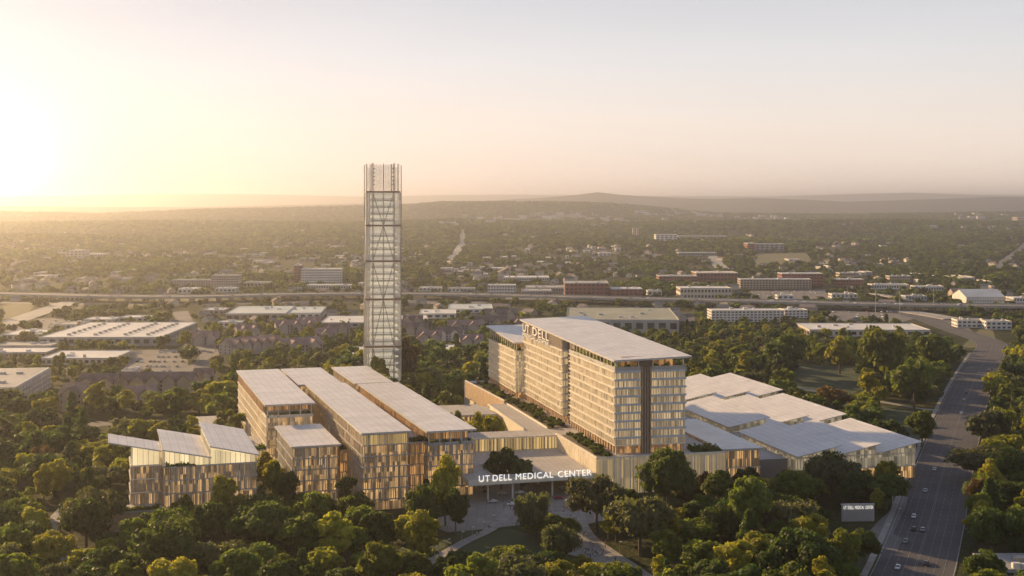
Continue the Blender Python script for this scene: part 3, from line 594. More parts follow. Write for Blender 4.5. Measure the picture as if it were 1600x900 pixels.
for txt, p0, p1 in (('UT', 748, 765), ('DELL', 769.5, 799), ('MEDICAL', 805.5, 864), ('CENTER', 871.5, 924)):
    o = text_part(txt, 4, .2, 'lit_letter', fasc_, 'lettering', 1.12, .0)
    # letters stand on the front edge; spans measured along that edge
    def upix(p):
        lo, hi_ = -76.5, -12.0
        for _ in range(40):
            mid = (lo+hi_)/2; wx, wy = world(oH, mid, yf(mid), HA)
            if pix(wx, wy, 11)[0] < p: lo = mid
            else: hi_ = mid
        return lo
    u0, u1 = upix(p0), upix(p1); fit(o, (u1-u0)/math.cos(ang), 2.9); o.location = (u0, yf(u0)-.55, z1-.6); o.rotation_euler = (R(90), 0, ang)
EXCL.append([world(oH, -78, -14, HA), world(oH, -10, -14, HA), world(oH, -10, 60, HA), world(oH, -78, 60, HA)])

# ---- east wing of tilted roofs
re_ = empty('conference_hall', (oH[0], oH[1], 0), HA, 'low hall roofed by nine overlapping tilted pale sheets beside the avenue', 'building')
def row(x0, y0, w, n, dep, sk, seed):
    storeys(re_, x0, x0+n*w-1.2, y0+1.5, y0+dep-1.5, 0, [6.6, 6.6], ['lit_glass', 'east_glass'], ['wood_fin', 'cream_band'], 'cream_band', 1.9, (.22, .3), .3, .1, .08, .45, seed)
    for i in range(n):
        a0, a1 = x0+i*w, x0+(i+1)*w; zl, zh = 14.2, 19.0
        b = MB(); c = [(a0+.3, y0+1.8), (a1-1.6, y0+1.8), (a1-1.6, y0+dep-1.8), (a0+.3, y0+dep-1.8)]; kz = [zl-.5, zh-.9, zh-.9, zl-.5]
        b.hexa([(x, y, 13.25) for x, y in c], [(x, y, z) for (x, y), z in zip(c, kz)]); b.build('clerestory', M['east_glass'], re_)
        b = MB(); k = 10
        for j in range(k+1):
            x = a0+.3+(w-1.9)*j/k; b.box(x-.1, x+.1, y0+1.5, y0+1.79, 13.25, zl-.5+(zh-.4-zl)*j/k)
        b.build('mullion', M['cream_band'], re_)
        wedge_roof(re_, [(a0-.8, y0-1), (a1+.6, y0-1), (a1+.6, y0+dep+1), (a0-.8, y0+dep+1)], [zl, zh+.1, zh+.1, zl], .4)
    excl_rect(oH, HA, x0, x0+n*w, y0, y0+dep, 4)
row(92.5, -12, 22.5, 3, 74, 0, 51); row(93, 77.5, 24, 3, 84, 0, 52); row(103, 178, 23, 3, 86, 0, 53)
re2 = empty('conference_hall', (oH[0], oH[1], 0), HA, 'single flat roofed timber wing between the glass building and the tilted roofs', 'building')
storeys(re2, 56, 75.5, -4, 84, 0, [8.6, 8.6], 'lit_glass', ['wood_fin', 'bronze_fin'], 'cream_band', 1.1, (.3, .5, .8), .35, .1, .1, .45, 61)
wedge_roof(re2, [(54.6, -5.5), (76.6, -5.5), (76.6, 86), (54.6, 86)], [18.2]*4, .7)
MB().box(76.8, 92, 0, 240, 0, 11).build('lower_roof', M['deck_paving'], re2); MB().box(54.3, 76, 90, 240, 0, 11.1).build('lower_roof', M['deck_paving'], re2)
excl_rect(oH, HA, 50, 176, -10, 268, 5)
for k, (x0, y0, dep) in enumerate(((93, 63.5, 12.5), (95, 163.5, 13))): MB().box(x0, x0+64, y0, y0+dep, 0, 11.3+k*.1).build('lower_roof', M['deck_paving'], re2)
greenery('terrace_shrubbery', oH, HA, 40, 53, -8, 6, PZ+.05, 'shrubs on the podium corner next to the timber wing', 'leaf_dark', 3)
# ---- tower
tx = atD(597.5, 1000); rt = empty('glass_tower', (tx, 1000, 0), R(9), 'tall slim pale glass tower with crossed braces standing behind the roofs', 'tower')
def chamf(h, c): return [(-h+c, -h), (h-c, -h), (h, -h+c), (h, h-c), (h-c, h), (-h+c, h), (-h, h-c), (-h, -h+c)]
zs_ = [0, 33.2, 68.8, 97.6, 124.4, 149.8]; hw_ = [13.4, 13.2, 13.0, 12.8, 12.5]
for k in range(5):
    h = hw_[k]; za, zb = zs_[k], zs_[k+1]; p = chamf(h, 3.2); b = MB()
    for i in range(8):
        a_, c_ = p[i], p[(i+1) % 8]; b.quad((*a_, za+.5), (*c_, za+.5), (*c_, zb-.4), (*a_, zb-.4))
    b.build('glass_skin', M['tower_glass'], rt)
    b = MB(); b.poly(chamf(h+.3, 3.2), zb-.6, zb+.55); b.build('section_band', M['rust_band'], rt)
    b = MB(); z = za+4.5
    while z < zb-2: b.poly(chamf(h-1.6, 3), z, z+.5); z += 5.1
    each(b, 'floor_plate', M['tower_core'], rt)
    b = MB(); o_ = h+.45
    for sx in (-1, 1):
        up = k % 2 == 0
        for s_, fy in ((1, -o_), (-1, o_)): b.tube((sx*7.9 if not up else sx*.2, fy, za+.6), (sx*.2 if not up else sx*7.9, fy, zb-.6), .26, n=5)
        for fx in (-o_, o_): b.tube((fx, sx*7.9 if not up else sx*.2, za+.6), (fx, sx*.2 if not up else sx*7.9, zb-.6), .32, n=5)
    each(b, 'cross_brace', M['tower_steel'], rt)
    b = MB()
    for q in np.arange(-h+3.4, h-3.2, 1.45):
        b.box(q-.07, q+.07, -h-.16, -h-.004, za+.5, zb-.4); b.box(-h-.16, -h-.004, q-.07, q+.07, za+.5, zb-.4); b.box(h+.004, h+.16, q-.07, q+.07, za+.5, zb-.4)
    b.box(-h-.5, -h-.1, -h+3.2, h-3.2, za+.5, zb-.4)  # opaque sheet, no mullion: sunlit left side of the tower put into cream colour
    b.build('mullion', M['cream_band'], rt)
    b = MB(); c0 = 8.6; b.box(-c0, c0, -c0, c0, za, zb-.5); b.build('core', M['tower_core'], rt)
    b = MB(); z = za+4.5
    while z < zb-2: b.box(-c0-.2, c0+.2, -c0-.2, c0+.2, z-1.5, z+.9); z += 5.1
    b.build('core_spandrel', M['grey_wall'], rt)
    b = MB()
    for q in (-h+.9, -h+2.3): b.box(q-.55, q+.35, -h+2.6-(q+h), -h+2.9-(q+h), za+.6, zb-.6)
    b.build('corner_sunlit_tone', M['cream_band'], rt)  # opaque cream strips: sunlight on the left corner put into their colour
b = MB()
for x in (-7.9, 7.9):
    for y in (-14.1, 13.6): b.box(x-.42, x+.42, y-.3, y+.5, 0, 171.5)
for x in (-14.2, 13.6): b.box(x-.2, x+.4, -8.4, -7.4, 0, 170)
each(b, 'mast_column', M['tower_steel'], rt)
b = MB(); b.box(-.28, .28, -14.0, -13.6, 0, 171); b.build('centre_mullion', M['tower_steel'], rt)
b = MB(); p = chamf(12.1, 3.0)
for i in range(8):
    a_, c_ = Vector(p[i]), Vector(p[(i+1) % 8]); hh = 170.5 if i % 2 == 0 else 168.5
    b.quad((*a_, 150.3), (*c_, 150.3), (*c_, hh), (*a_, hh))
M['crown_glass'] = M['tower_glass'].copy()
for q in M['crown_glass'].node_tree.nodes:
    if q.type == 'MAP_RANGE': q.inputs[3].default_value = .08; q.inputs[4].default_value = .24
b.build('crown_screen', M['crown_glass'], rt)
b = MB()
for i in range(8):
    a_, c_ = Vector(p[i]), Vector(p[(i+1) % 8]); n = 5 if i % 2 == 0 else 2
    for j in range(n):
        q = a_.lerp(c_, j/n); b.box(q.x-.09, q.x+.09, q.y-.09, q.y+.09, 150.3, 171.2)
    for z in np.arange(153, 168, 2.8): b.tube((*a_, z), (*c_, z), .05, n=4)
b.build('crown_fin', M['cream_band'], rt)
b = MB()
for z in np.arange(155, 170, 3.0):
    for s_ in (-1, 1): b.box(s_*7.3-.9, s_*7.3+.9, -14.0, -13.4, z, z+.5)
each(b, 'crown_cleat', M['dark_bronze'], rt)
EXCL.append([(tx-17, 983), (tx+17, 983), (tx+17, 1017), (tx-17, 1017)])

# ---- sign wall by the avenue
x0, D0 = at(1315.5, 815); x1 = atD(1367, D0)
rs = empty('monument_sign', (x0, D0, 0), R(3), 'free standing grey sign wall with small lit letters by the avenue', 'sign'); ww = x1-x0
sg_ = MB().box(0, ww, 0, .9, 0, 7.3).build('sign_wall', M['grey_wall'], rs); MB().box(-.25, ww+.25, -.2, 1.1, 7.304, 7.7).build('coping', M['fascia'], rs)
b = MB()
for q in np.arange(.3, ww, .9): b.box(q, q+.12, -.1, -.004, .1, 5.2)
b.build('slat_grille', M['grey_fin'], rs)
for txt, f0, f1 in (('UT', .05, .14), ('DELL', .18, .36), ('MEDICAL', .40, .68), ('CENTER', .72, .96)):
    o = text_part(txt, 1.5, .03, 'lit_letter', sg_, 'lettering', 1.1, .0); fit(o, (f1-f0)*ww, 1.45); o.location = (f0*ww, -.2, 5.5); o.rotation_euler = (R(90), 0, 0)
EXCL.append([(x0-16, D0-85), (x1+10, D0-85), (x1+4, D0+2), (x0-4, D0+2)])

# ------------------------------------------------------------ buildings of the valley
LM = []          # landmarks for labels: (px, py, phrase)
BI = 0
def ray(px, py):
    Ds = np.arange(500, 16000, 10.); h_ = hgt((px-CX)*Ds/F, Ds); k = np.nonzero(CAMZ-(py-HZ)*Ds/F <= h_)[0]; return (float(Ds[k[0]]), float(h_[k[0]])) if len(k) else (9000., 0.)
FARX = []
def block(name, label, px0, px1, yb, ytop, depth, wall='white_wall', roof='white_roof', floors=2, ang=0, bay=4.0, win='dark_glass', group=None, equip=3, lm=None, winw=.6, ribs=False):
    """a flat roofed building: front base edge from px0 to px1 at photo row yb, front wall top at row ytop"""
    global BI; BI += 1; r = random.Random(BI)
    D, g = ray((px0+px1)/2, yb) if yb < 425 else (F*CAMZ/(yb-HZ), 0.); h = (yb-ytop)*D/F; x0 = atD(px0, D); w = atD(px1, D)-x0; a = R(ang)
    root = empty(name, (x0, D, g), a, label, 'building', group)
    w = w/math.cos(a) if ang < 30 else w
    MB().box(0, w, 0, depth, -2, h).build('wall', M[wall], root)
    b = MB(); b.box(.35, w-.35, .35, depth-.35, h+.01, h+.3); rf_ = b.build('roof', M[roof], root)
    p = MB(); t = .5
    for q in ((-.15, w+.15, -.15, .35), (-.15, w+.15, depth-.35, depth+.15)): p.box(*q, h-.4, h+.9)
    for q in ((-.15, .34, .36, depth-.36), (w-.34, w+.15, .36, depth-.36)): p.box(*q, h-.4, h+.9)
    p.build('parapet', M['fascia' if wall != 'white_wall' else 'cream_band'], rf_)
    fh = h/max(floors, 1)
    for k in range(floors):
        b = MB(); z = k*fh+fh*.32; zt = k*fh+fh*.80
        n = max(1, int(w/bay))
        for i in range(n): c = w*(i+.5)/n; hw = w/n*winw/2; b.quad((c-hw, -.06, z), (c+hw, -.06, z), (c+hw, -.06, zt), (c-hw, -.06, zt))
        n = max(1, int(depth/bay))
        for i in range(n):
            c = depth*(i+.5)/n; hw = depth/n*winw/2
            for x in (-.06, w+.06): b.quad((x, c-hw, z), (x, c+hw, z), (x, c+hw, zt), (x, c-hw, zt))
        b.build('window_band', M[win], root)
    for i in range(equip):
        u, v = r.uniform(.1, .8)*w, r.uniform(.1, .8)*depth; s_ = r.uniform(1.5, 4); MB().box(u, u+s_*1.4, v, v+s_, h+.31, h+r.uniform(1.6, 3)).build('roof_unit', M['steel' if i % 2 else 'white_wall'], rf_)
    EXCL.append([(lambda q: (x0+q[0]*math.cos(a)-q[1]*math.sin(a), D+q[0]*math.sin(a)+q[1]*math.cos(a)))(q) for q in ((-6, -8-.022*D), (w+6, -8-.022*D), (w+6, depth+6), (-6, depth+6))])
    if lm: LM.append(((px0+px1)/2, (yb+ytop)/2, lm))
    return root
B = block
r_ = B('warehouse', 'large white roofed warehouse with rows of roof vents beyond the side street', 60, 250, 541, 528, 165, 'grey_wall', 'white_roof', 1, 1.0, 9, equip=0, lm='the white roofed warehouse')
for q in (.17, .38, .62, .8):
    for j in range(8): MB().box(126*q, 126*q+3.4, 20+j*17, 24+j*17, 8.9, 10.6).build('roof_unit', M['grey_wall'], r_)
B('office_building', 'low cream wing joined to the white warehouse by its long side', -10, 78, 548, 541, 34, 'cream_wall', 'grey_roof', 1)
B('office_building', 'low cream office with stepped flat roofs below the white warehouse', 62, 178, 571, 561, 62, 'cream_wall', 'white_roof', 1, 2, 5, lm='the low cream office')
B('office_building', 'long low pale office behind the white apartment block', -30, 70, 560, 552, 40, 'tan_wall', 'white_roof', 1, 3)
def apart():
    D0 = 900; xr = atD(22, D0); root = empty('apartment_block', (xr, D0, 0), R(7.5), 'white four storey apartment block with many balconies at the picture edge', 'building'); w, dp, h = 95, 108, 14
    MB().box(-w, 0, 0, dp, 0, h).build('wall', M['white_wall'], root); MB().box(-w-.5, .5, -.5, dp+.5, h+.01, h+1.1).build('parapet', M['white_wall'], root); MB().box(-w+1, -1, 1, dp-1, h+1.11, h+1.2).build('roof', M['grey_roof'], root)
    for k in range(4):
        b = MB(); g = MB()
        for i in range(24):
            y = dp*(i+.5)/24; g.quad((.06, y-1.7, k*3.4+.5), (.06, y+1.7, k*3.4+.5), (.06, y+1.7, k*3.4+3), (.06, y-1.7, k*3.4+3))
            if i % 2: b.box(.1, 1.6, y-2, y+2, k*3.6+.2, k*3.6+.4); b.box(1.5, 1.6, y-2, y+2, k*3.6+.41, k*3.6+1.4)
        for i in range(18):
            x = -w*(i+.5)/18; g.quad((x-1.4, -.06, k*3.6+.6), (x+1.4, -.06, k*3.6+.6), (x+1.4, -.06, k*3.6+3), (x-1.4, -.06, k*3.6+3))
        g.build('window_band', M['dark_glass'], root); each(b, 'balcony', M['white_wall'], root)
    b = MB()
    for i in range(0, 13): y = dp*i/12; b.box(.02, 1.7, y-.25, y+.25, 0, h)
    each(b, 'pilaster', M['white_wall'], root)
    for i in range(14): MB().box(-w+8+(i % 7)*12, -w+12+(i % 7)*12, 20+(i//7)*50, 24+(i//7)*50, h+1.21, h+2.8).build('roof_unit', M['steel'], root)
    EXCL.append([(xr-w-8, D0-14), (xr+30, D0-14), (xr+12, D0+dp+8), (xr-w-14, D0+dp+8)]); LM.append((45, 610, 'the white apartment block'))
apart()
def gabled(name, label, px0, px1, yb, h, dp, wall, roof, ang=0, wings=0, rh=5, lm=None, group=None, fl=3):
    D = F*CAMZ/(yb-HZ); x0 = atD(px0, D); w = atD(px1, D)-x0; a = R(ang); w = w/max(.35, math.cos(a)); root = empty(name, (x0, D, 0), a, label, 'house', group)
    def gable(x0_, x1_, y0_, y1_, hh, r_, along):
        wl = MB(); rf = MB(); e = .8
        wl.box(x0_, x1_, y0_, y1_, 0, hh)
        if along == 'x':
            ym = (y0_+y1_)/2; wl.quad((x0_, y0_, hh), (x0_, ym, hh+r_), (x0_, y1_, hh)); wl.quad((x1_, y0_, hh), (x1_, y1_, hh), (x1_, ym, hh+r_))
            k = r_/((y1_-y0_)/2)*e
            for ya, s_ in ((y0_-e, 1), (y1_+e, -1)): rf.quad((x0_-e, ya, hh-k), (x1_+e, ya, hh-k), (x1_+e, ym, hh+r_), (x0_-e, ym, hh+r_)); rf.quad((x0_-e, ya, hh-k+.35), (x1_+e, ya, hh-k+.35), (x1_+e, ym, hh+r_+.35), (x0_-e, ym, hh+r_+.35))
        else:
            xm = (x0_+x1_)/2; wl.quad((x0_, y0_, hh), (x1_, y0_, hh), (xm, y0_, hh+r_)); wl.quad((x0_, y1_, hh), (xm, y1_, hh+r_), (x1_, y1_, hh)); k = r_/((x1_-x0_)/2)*e
            for xa in (x0_-e, x1_+e): rf.quad((xa, y0_-e, hh-k), (xm, y0_-e, hh+r_), (xm, y1_+e, hh+r_), (xa, y1_+e, hh-k)); rf.quad((xa, y0_-e, hh-k+.35), (xm, y0_-e, hh+r_+.35), (xm, y1_+e, hh+r_+.35), (xa, y1_+e, hh-k+.35))
        wl.build('wall', M[wall], root); rf.build('roof', M[roof], root)
    gable(0, w, 0, dp, h, rh, 'x')
    for i in range(wings):
        c = w*(i+.5)/wings; gable(c-4.5, c+4.5, -4.5, dp*.4, h, rh*.8, 'y')
    b = MB()
    for k in range(fl):
        n = int(w/3.4)
        for i in range(n):
            c = w*(i+.5)/n; zz = (k+.3)*h/fl; b.quad((c-.7, -.05, zz), (c+.7, -.05, zz), (c+.7, -.05, zz+1.6), (c-.7, -.05, zz+1.6))
        for i in range(3): c = dp*(i+.5)/3; zz = (k+.3)*h/fl; b.quad((w+.05, c-.7, zz), (w+.05, c+.7, zz), (w+.05, c+.7, zz+1.6), (w+.05, c-.7, zz+1.6)); b.quad((-.05, c-.7, zz), (-.05, c+.7, zz), (-.05, c+.7, zz+1.6), (-.05, c-.7, zz+1.6))
    b.build('window_band', M['dark_glass'], root)
    EXCL.append([(x0+u*math.cos(a)-v*math.sin(a), D+u*math.sin(a)+v*math.cos(a)) for u, v in ((-3, -7-.03*D), (w+3, -7-.03*D), (w+3, dp+3), (-3, dp+3))])
    if lm: LM.append(((px0+px1)/2, yb-12, lm))
G = gabled
G('apartment_house', 'brown gabled three storey house beside the white apartment block', 92, 128, 642, 12, 30, 'tan_wall', 'shingle_roof', 0, 1, 5, 'the brown gabled house')
G('apartment_house', 'brown roofed house row stepping back toward the side street', 122, 180, 618, 10, 16, 'tan_wall', 'shingle_roof', 3, 2, 5)
G('apartment_house', 'long dark roofed row house with small gables above the woodland', 180, 300, 613, 9, 16, 'tan_wall', 'shingle_roof', 2, 5, 5, 'the long dark roofed row house')
G('apartment_house', 'long mauve roofed row running diagonally up toward the warehouse', 362, 420, 556, 9, 20, 'mauve_wall', 'mauve_roof', 48, 5, 6, 'the long mauve roofed row')
G('apartment_house', 'mauve roofed row continuing behind the diagonal one', 432, 492, 522, 9, 18, 'mauve_wall', 'mauve_roof', 18, 3, 5)
G('apartment_house', 'mauve hip row beside the foot of the tower', 442, 500, 556, 9, 22, 'mauve_wall', 'mauve_roof', 30, 2, 6)
G('apartment_house', 'small gabled mauve house near the white canopy roof', 494, 524, 534, 8, 20, 'mauve_wall', 'mauve_roof', 10, 1, 5)
for i, (a_, b_, y_, an, lb) in enumerate(((632, 668, 524, 0, 'grey roofed house pair just beyond the tower'), (652, 690, 538, 6, 'grey roofed house above the pale parking roof'), (680, 722, 532, -4, 'grey roofed house with bright white gable'),
        (700, 752, 520, 4, 'long mauve grey roof behind the white gabled house'), (742, 790, 512, -6, 'mauve roofed house below the white warehouses'), (720, 756, 545, 8, 'dark roofed house at the edge of the rear wood'), (758, 812, 500, 0, 'grey gabled roof peeping over the lower golden block'))):
    G('apartment_house', lb, a_, b_, y_, 8, 20, 'white_wall' if i == 2 else 'mauve_wall', 'shingle_roof' if i % 2 == 0 else 'mauve_roof', an, 2, 5, 'the grey roofed houses' if i == 1 else None)
for a_, b_, y_, an, lb in ((302, 330, 604, 6, 'short shingled house at the end of the long dark row'), (196, 240, 634, 4, 'dark roofed house low among the trees below the dark row'), (372, 402, 528, 30, 'small mauve house behind the diagonal row'), (400, 436, 548, 24, 'mauve house in front of the diagonal row'),
        (300, 340, 540, 10, 'brown roofed house beside the side street'), (468, 500, 514, 8, 'mauve roof just under the white extension'), (505, 545, 526, 5, 'dark roofed house between mauve house and tower'), (630, 660, 512, 4, 'grey roof tight behind the tower'), (800, 836, 516, 4, 'mauve roof behind the lower golden block'), (770, 800, 527, 8, 'dark gabled house left of the lower golden block')):
    G('apartment_house', lb, a_, b_, y_, 8, 18, 'mauve_wall', 'shingle_roof' if a_ % 4 else 'mauve_roof', an, 2, 5)
B('warehouse', 'tan walled warehouse with broad teal white roof in the mid valley', 352, 445, 502, 491, 118, 'tan_wall', 'teal_roof', 1, 4, 8, lm='the teal roofed warehouse')
B('warehouse', 'white extension of the teal roofed warehouse', 446, 500, 500, 490, 100, 'white_wall', 'teal_roof', 1, 4, 8)
B('warehouse', 'white flat roofed warehouse just beside the tower', 500, 585, 512, 505, 92, 'grey_wall', 'white_roof', 1, 2, 8, lm='the tower')
B('warehouse', 'low white shed roof seen beyond the tower', 626, 668, 508, 500, 60, 'grey_wall', 'white_roof', 1, 6, 8)
B('warehouse', 'white flat warehouse with glazed front beyond the houses', 655, 712, 498, 491, 70, 'white_wall', 'white_roof', 1, 2, 8)
B('warehouse', 'furthest white warehouse under the highway', 700, 770, 489, 484, 90, 'white_wall', 'teal_roof', 1, 2, 8, lm='the furthest white warehouse')
B('parking_deck', 'pale open parking roof beside the rear wood', 648, 706, 559, 550, 58, 'cream_wall', 'white_roof', 1, 0, 8, equip=0)
B('parking_deck', 'pale flat roof between mauve rows and the tower foot', 533, 570, 566, 556, 70, 'white_wall', 'white_roof', 1, 0, 8, equip=0)
B('office_building', 'white six storey office block with brick end beyond the highway', 470, 533, 444, 421, 40, 'white_wall', 'white_roof', 6, 4, 3.2, 'blue_glass', lm='the white six storey office')
B('office_building', 'brick stair end of the white six storey office', 459, 469.5, 444, 415, 45, 'brick_wall', 'white_roof', 6, 4)
B('office_building', 'low white annex below the six storey office', 478, 552, 452, 446, 30, 'white_wall', 'white_roof', 1)
B('hotel_block', 'pinkish five storey hotel with grid of windows', 330, 372, 450, 431, 30, 'mauve_wall', 'grey_roof', 5, 0, 4, lm='the pinkish hotel')
B('hotel_block', 'lower pinkish wing of the five storey hotel', 268, 329, 447, 438, 30, 'mauve_wall', 'olive_roof', 3, 0, 4)
B('warehouse', 'white flat roofed store near the left highway bend', 278, 306, 459, 452, 40, 'white_wall', 'white_roof', 1, 0, 6); B('warehouse', 'pale store with wedge roof below the hotel', 336, 368, 457, 451, 30, 'white_wall', 'teal_roof', 1, 0, 6)
B('warehouse', 'sunlit low shed on the hazy left slope', 103, 128, 404, 392, 60, 'cream_wall', 'white_roof', 3, 0, 8, lm='the hazy sunlit shed'); B('warehouse', 'long hazy low building right of the sunlit shed', 130, 160, 402, 397, 60, 'white_wall', 'white_roof', 1)
B('office_building', 'dark red brick block standing by the highway', 883, 951, 467, 443, 60, 'brick_wall', 'grey_roof', 4, 0, 6, lm='the dark red brick block')
B('office_building', 'low brick annex with white bands beside the dark red block', 955, 1004, 468, 452, 45, 'brick_wall', 'white_roof', 3, 0, 6)
B('office_building', 'white two storey hall with tall windows by the highway', 1063, 1143, 468, 451, 50, 'cream_wall', 'white_roof', 2, 0, 5, lm='the white highway hall')
B('school_building', 'long red brick complex above the white highway hall', 1030, 1090, 441, 432, 50, 'brick_wall', 'grey_roof', 2, 0, 6, lm='the red brick complex'); B('school_building', 'bright topped red hall of the brick complex', 1088, 1153, 440, 427, 70, 'brick_wall', 'cream_wall', 2, 0, 6)
B('apartment_block', 'long striped four storey block with white piers', 1157, 1268, 452, 437, 30, 'tan_wall', 'white_roof', 4, 0, 5, 'dark_glass', lm='the striped four storey block'); B('apartment_block', 'brick upper range behind the striped block', 1222, 1286, 447, 428, 40, 'brick_wall', 'white_roof', 4, 0, 5)
B('office_building', 'small brick shop row below the striped block', 1308, 1350, 448, 437, 30, 'brick_wall', 'white_roof', 2, 0, 5, lm='the brick shop row'); B('office_building', 'tan shops behind the brick shop row', 1312, 1342, 436, 427, 30, 'tan_wall', 'grey_roof', 2, 0, 5)
B('office_building', 'white strip of shops along the far road', 1362, 1420, 452, 445, 26, 'white_wall', 'white_roof', 1); B('office_building', 'low tan villa like office right of the shops', 1390, 1424, 440, 432, 26, 'tan_wall', 'grey_roof', 2)
B('office_building', 'long white low roofs above the highway at right', 1430, 1475, 455, 448, 26, 'white_wall', 'white_roof', 1); B('office_building', 'blue fronted low shop under the trees by the highway', 1415, 1448, 470, 463, 24, 'blue_band', 'grey_roof', 1)
B('hotel_block', 'white four storey hotel with dark windows before the highway', 1112, 1226, 503, 486, 30, 'white_wall', 'white_roof', 4, 2, 4.5, lm='the white hotel'); B('hotel_block', 'white side wing of the hotel', 1226, 1262, 497, 485, 26, 'white_wall', 'white_roof', 3, 2, 4.5)
B('supermarket', 'huge low building with olive grey roof behind the golden glass roof', 885, 1060, 520, 500, 165, 'grey_wall', 'olive_roof', 1, -3, 12, equip=9, lm='the huge olive roof')
B('supermarket', 'wide low store with pale roof above the park trees', 1265, 1452, 526, 516, 78, 'cream_wall', 'white_roof', 1, -2, 8, equip=8, lm='the wide pale store')
B('office_building', 'long white two storey range near the avenue bend', 1496, 1540, 512, 501, 24, 'white_wall', 'grey_roof', 2, -3, 5, lm='the avenue bend'); B('office_building', 'matching white range at the far side of the bend', 1541, 1580, 515, 503, 24, 'white_wall', 'grey_roof', 2, -3, 5)
G('church_hall', 'big pale gabled hall beside the highway at right', 1510, 1570, 474, 9, 60, 'white_wall', 'white_roof', 0, 0, 9, 'the pale gabled hall', fl=1); G('apartment_house', 'orange roofed villa left of the pale gabled hall', 1490, 1510, 466, 8, 26, 'tan_wall', 'mauve_roof', 0, 1, 6)
B('office_building', 'white clipped building at the right edge by the highway', 1584, 1625, 478, 466, 30, 'white_wall', 'white_roof', 2)
B('office_building', 'grey flat roofed building at the lower right corner', 1553, 1640, 912, 893, 22, 'mauve_wall', 'grey_roof', 2, 0, 4, lm='the corner building')
B('office_building', 'low shed with striped awning roofs near the highway', 815, 862, 463, 455, 50, 'grey_wall', 'grey_roof', 1); B('office_building', 'grey tin roofed hall behind the awning shed', 822, 885, 457, 450, 60, 'grey_wall', 'grey_roof', 1)
B('apartment_block', 'white cluster of stepped roofs left of the awning shed', 762, 806, 460, 446, 30, 'white_wall', 'white_roof', 3); B('office_building', 'long pale shed line above the white cluster', 786, 858, 439, 434, 60, 'white_wall', 'white_roof', 1)
B('hospital_far', 'white midrise with blue grey wing on the far slope', 1025, 1058, 379, 367, 60, 'white_wall', 'white_roof', 4, 0, 12, 'blue_glass', lm='the far white midrise'); B('office_building', 'blue grey long wing of the far midrise', 1060, 1136, 378, 369, 60, 'grey_wall', 'white_roof', 3, 0, 12, 'blue_glass')
B('apartment_tower', 'slim left tower of the far pair', 989, 992.5, 371, 357, 24, 'cream_wall', 'white_roof', 6); B('apartment_tower', 'slim right tower of the far pair', 995, 998.5, 371, 358, 24, 'cream_wall', 'white_roof', 6)
B('office_building', 'orange brick office on the far right slope', 1168, 1180, 394, 381, 60, 'brick_wall', 'white_roof', 4, 0, 12, lm='the orange far office'); B('office_building', 'grey long wing behind the orange brick office', 1180, 1225, 392, 382, 60, 'grey_wall', 'grey_roof', 3, 0, 12)
B('office_building', 'far terracotta domed hall at the right edge', 1590, 1606, 348, 340, 90, 'tan_wall', 'mauve_roof', 2)
for i, (a_, b_, y_, t_, dd_, wl_, rf_n, lb) in enumerate(((0, 62, 532, 524, 60, 'cream_wall', 'white_roof', 'long cream shed at the edge beside the white warehouse'), (85, 120, 515, 508, 40, 'white_wall', 'grey_roof', 'grey topped shed behind the white warehouse'),
        (130, 176, 506, 500, 36, 'white_wall', 'white_roof', 'thin white shed row behind the white warehouse'), (186, 232, 503, 497, 34, 'cream_wall', 'white_roof', 'pale shed row near the side street bend'), (188, 206, 590, 581, 20, 'white_wall', 'white_roof', 'small white pavilion in the side street car park'),
        (232, 256, 600, 590, 16, 'white_wall', 'white_roof', 'small white kiosk roof below the side street car park'), (318, 350, 492, 485, 36, 'tan_wall', 'white_roof', 'pale roofed shop before the teal roofed warehouse'), (340, 378, 512, 504, 20, 'white_wall', 'white_roof', 'white porch range before the teal roofed warehouse'),
        (96, 130, 470, 465, 30, 'white_wall', 'white_roof', 'small white office at the slip road'), (380, 420, 449, 442, 40, 'tan_wall', 'olive_roof', 'olive roofed hall between the hotel and the white office'), (560, 618, 449, 443, 30, 'white_wall', 'white_roof', 'white strip building seen beyond the tower'),
        (655, 690, 455, 450, 26, 'white_wall', 'white_roof', 'low white shop left of the white cluster'), (700, 742, 456, 451, 26, 'white_wall', 'grey_roof', 'grey roofed shop left of the white cluster'), (1012, 1034, 462, 455, 24, 'white_wall', 'grey_roof', 'small white house between brick annex and highway hall'),
        (1300, 1340, 466, 460, 24, 'white_wall', 'grey_roof', 'white depot in the shops car park'), (1215, 1240, 468, 462, 20, 'white_wall', 'white_roof', 'white canopy roof in the striped block car park'), (1060, 1120, 400, 395, 40, 'grey_wall', 'white_roof', 'pale shed below the far midrise'))):
    block('low_building', lb, a_, b_, y_, t_, dd_, wl_, rf_n, 1, 0, 6)
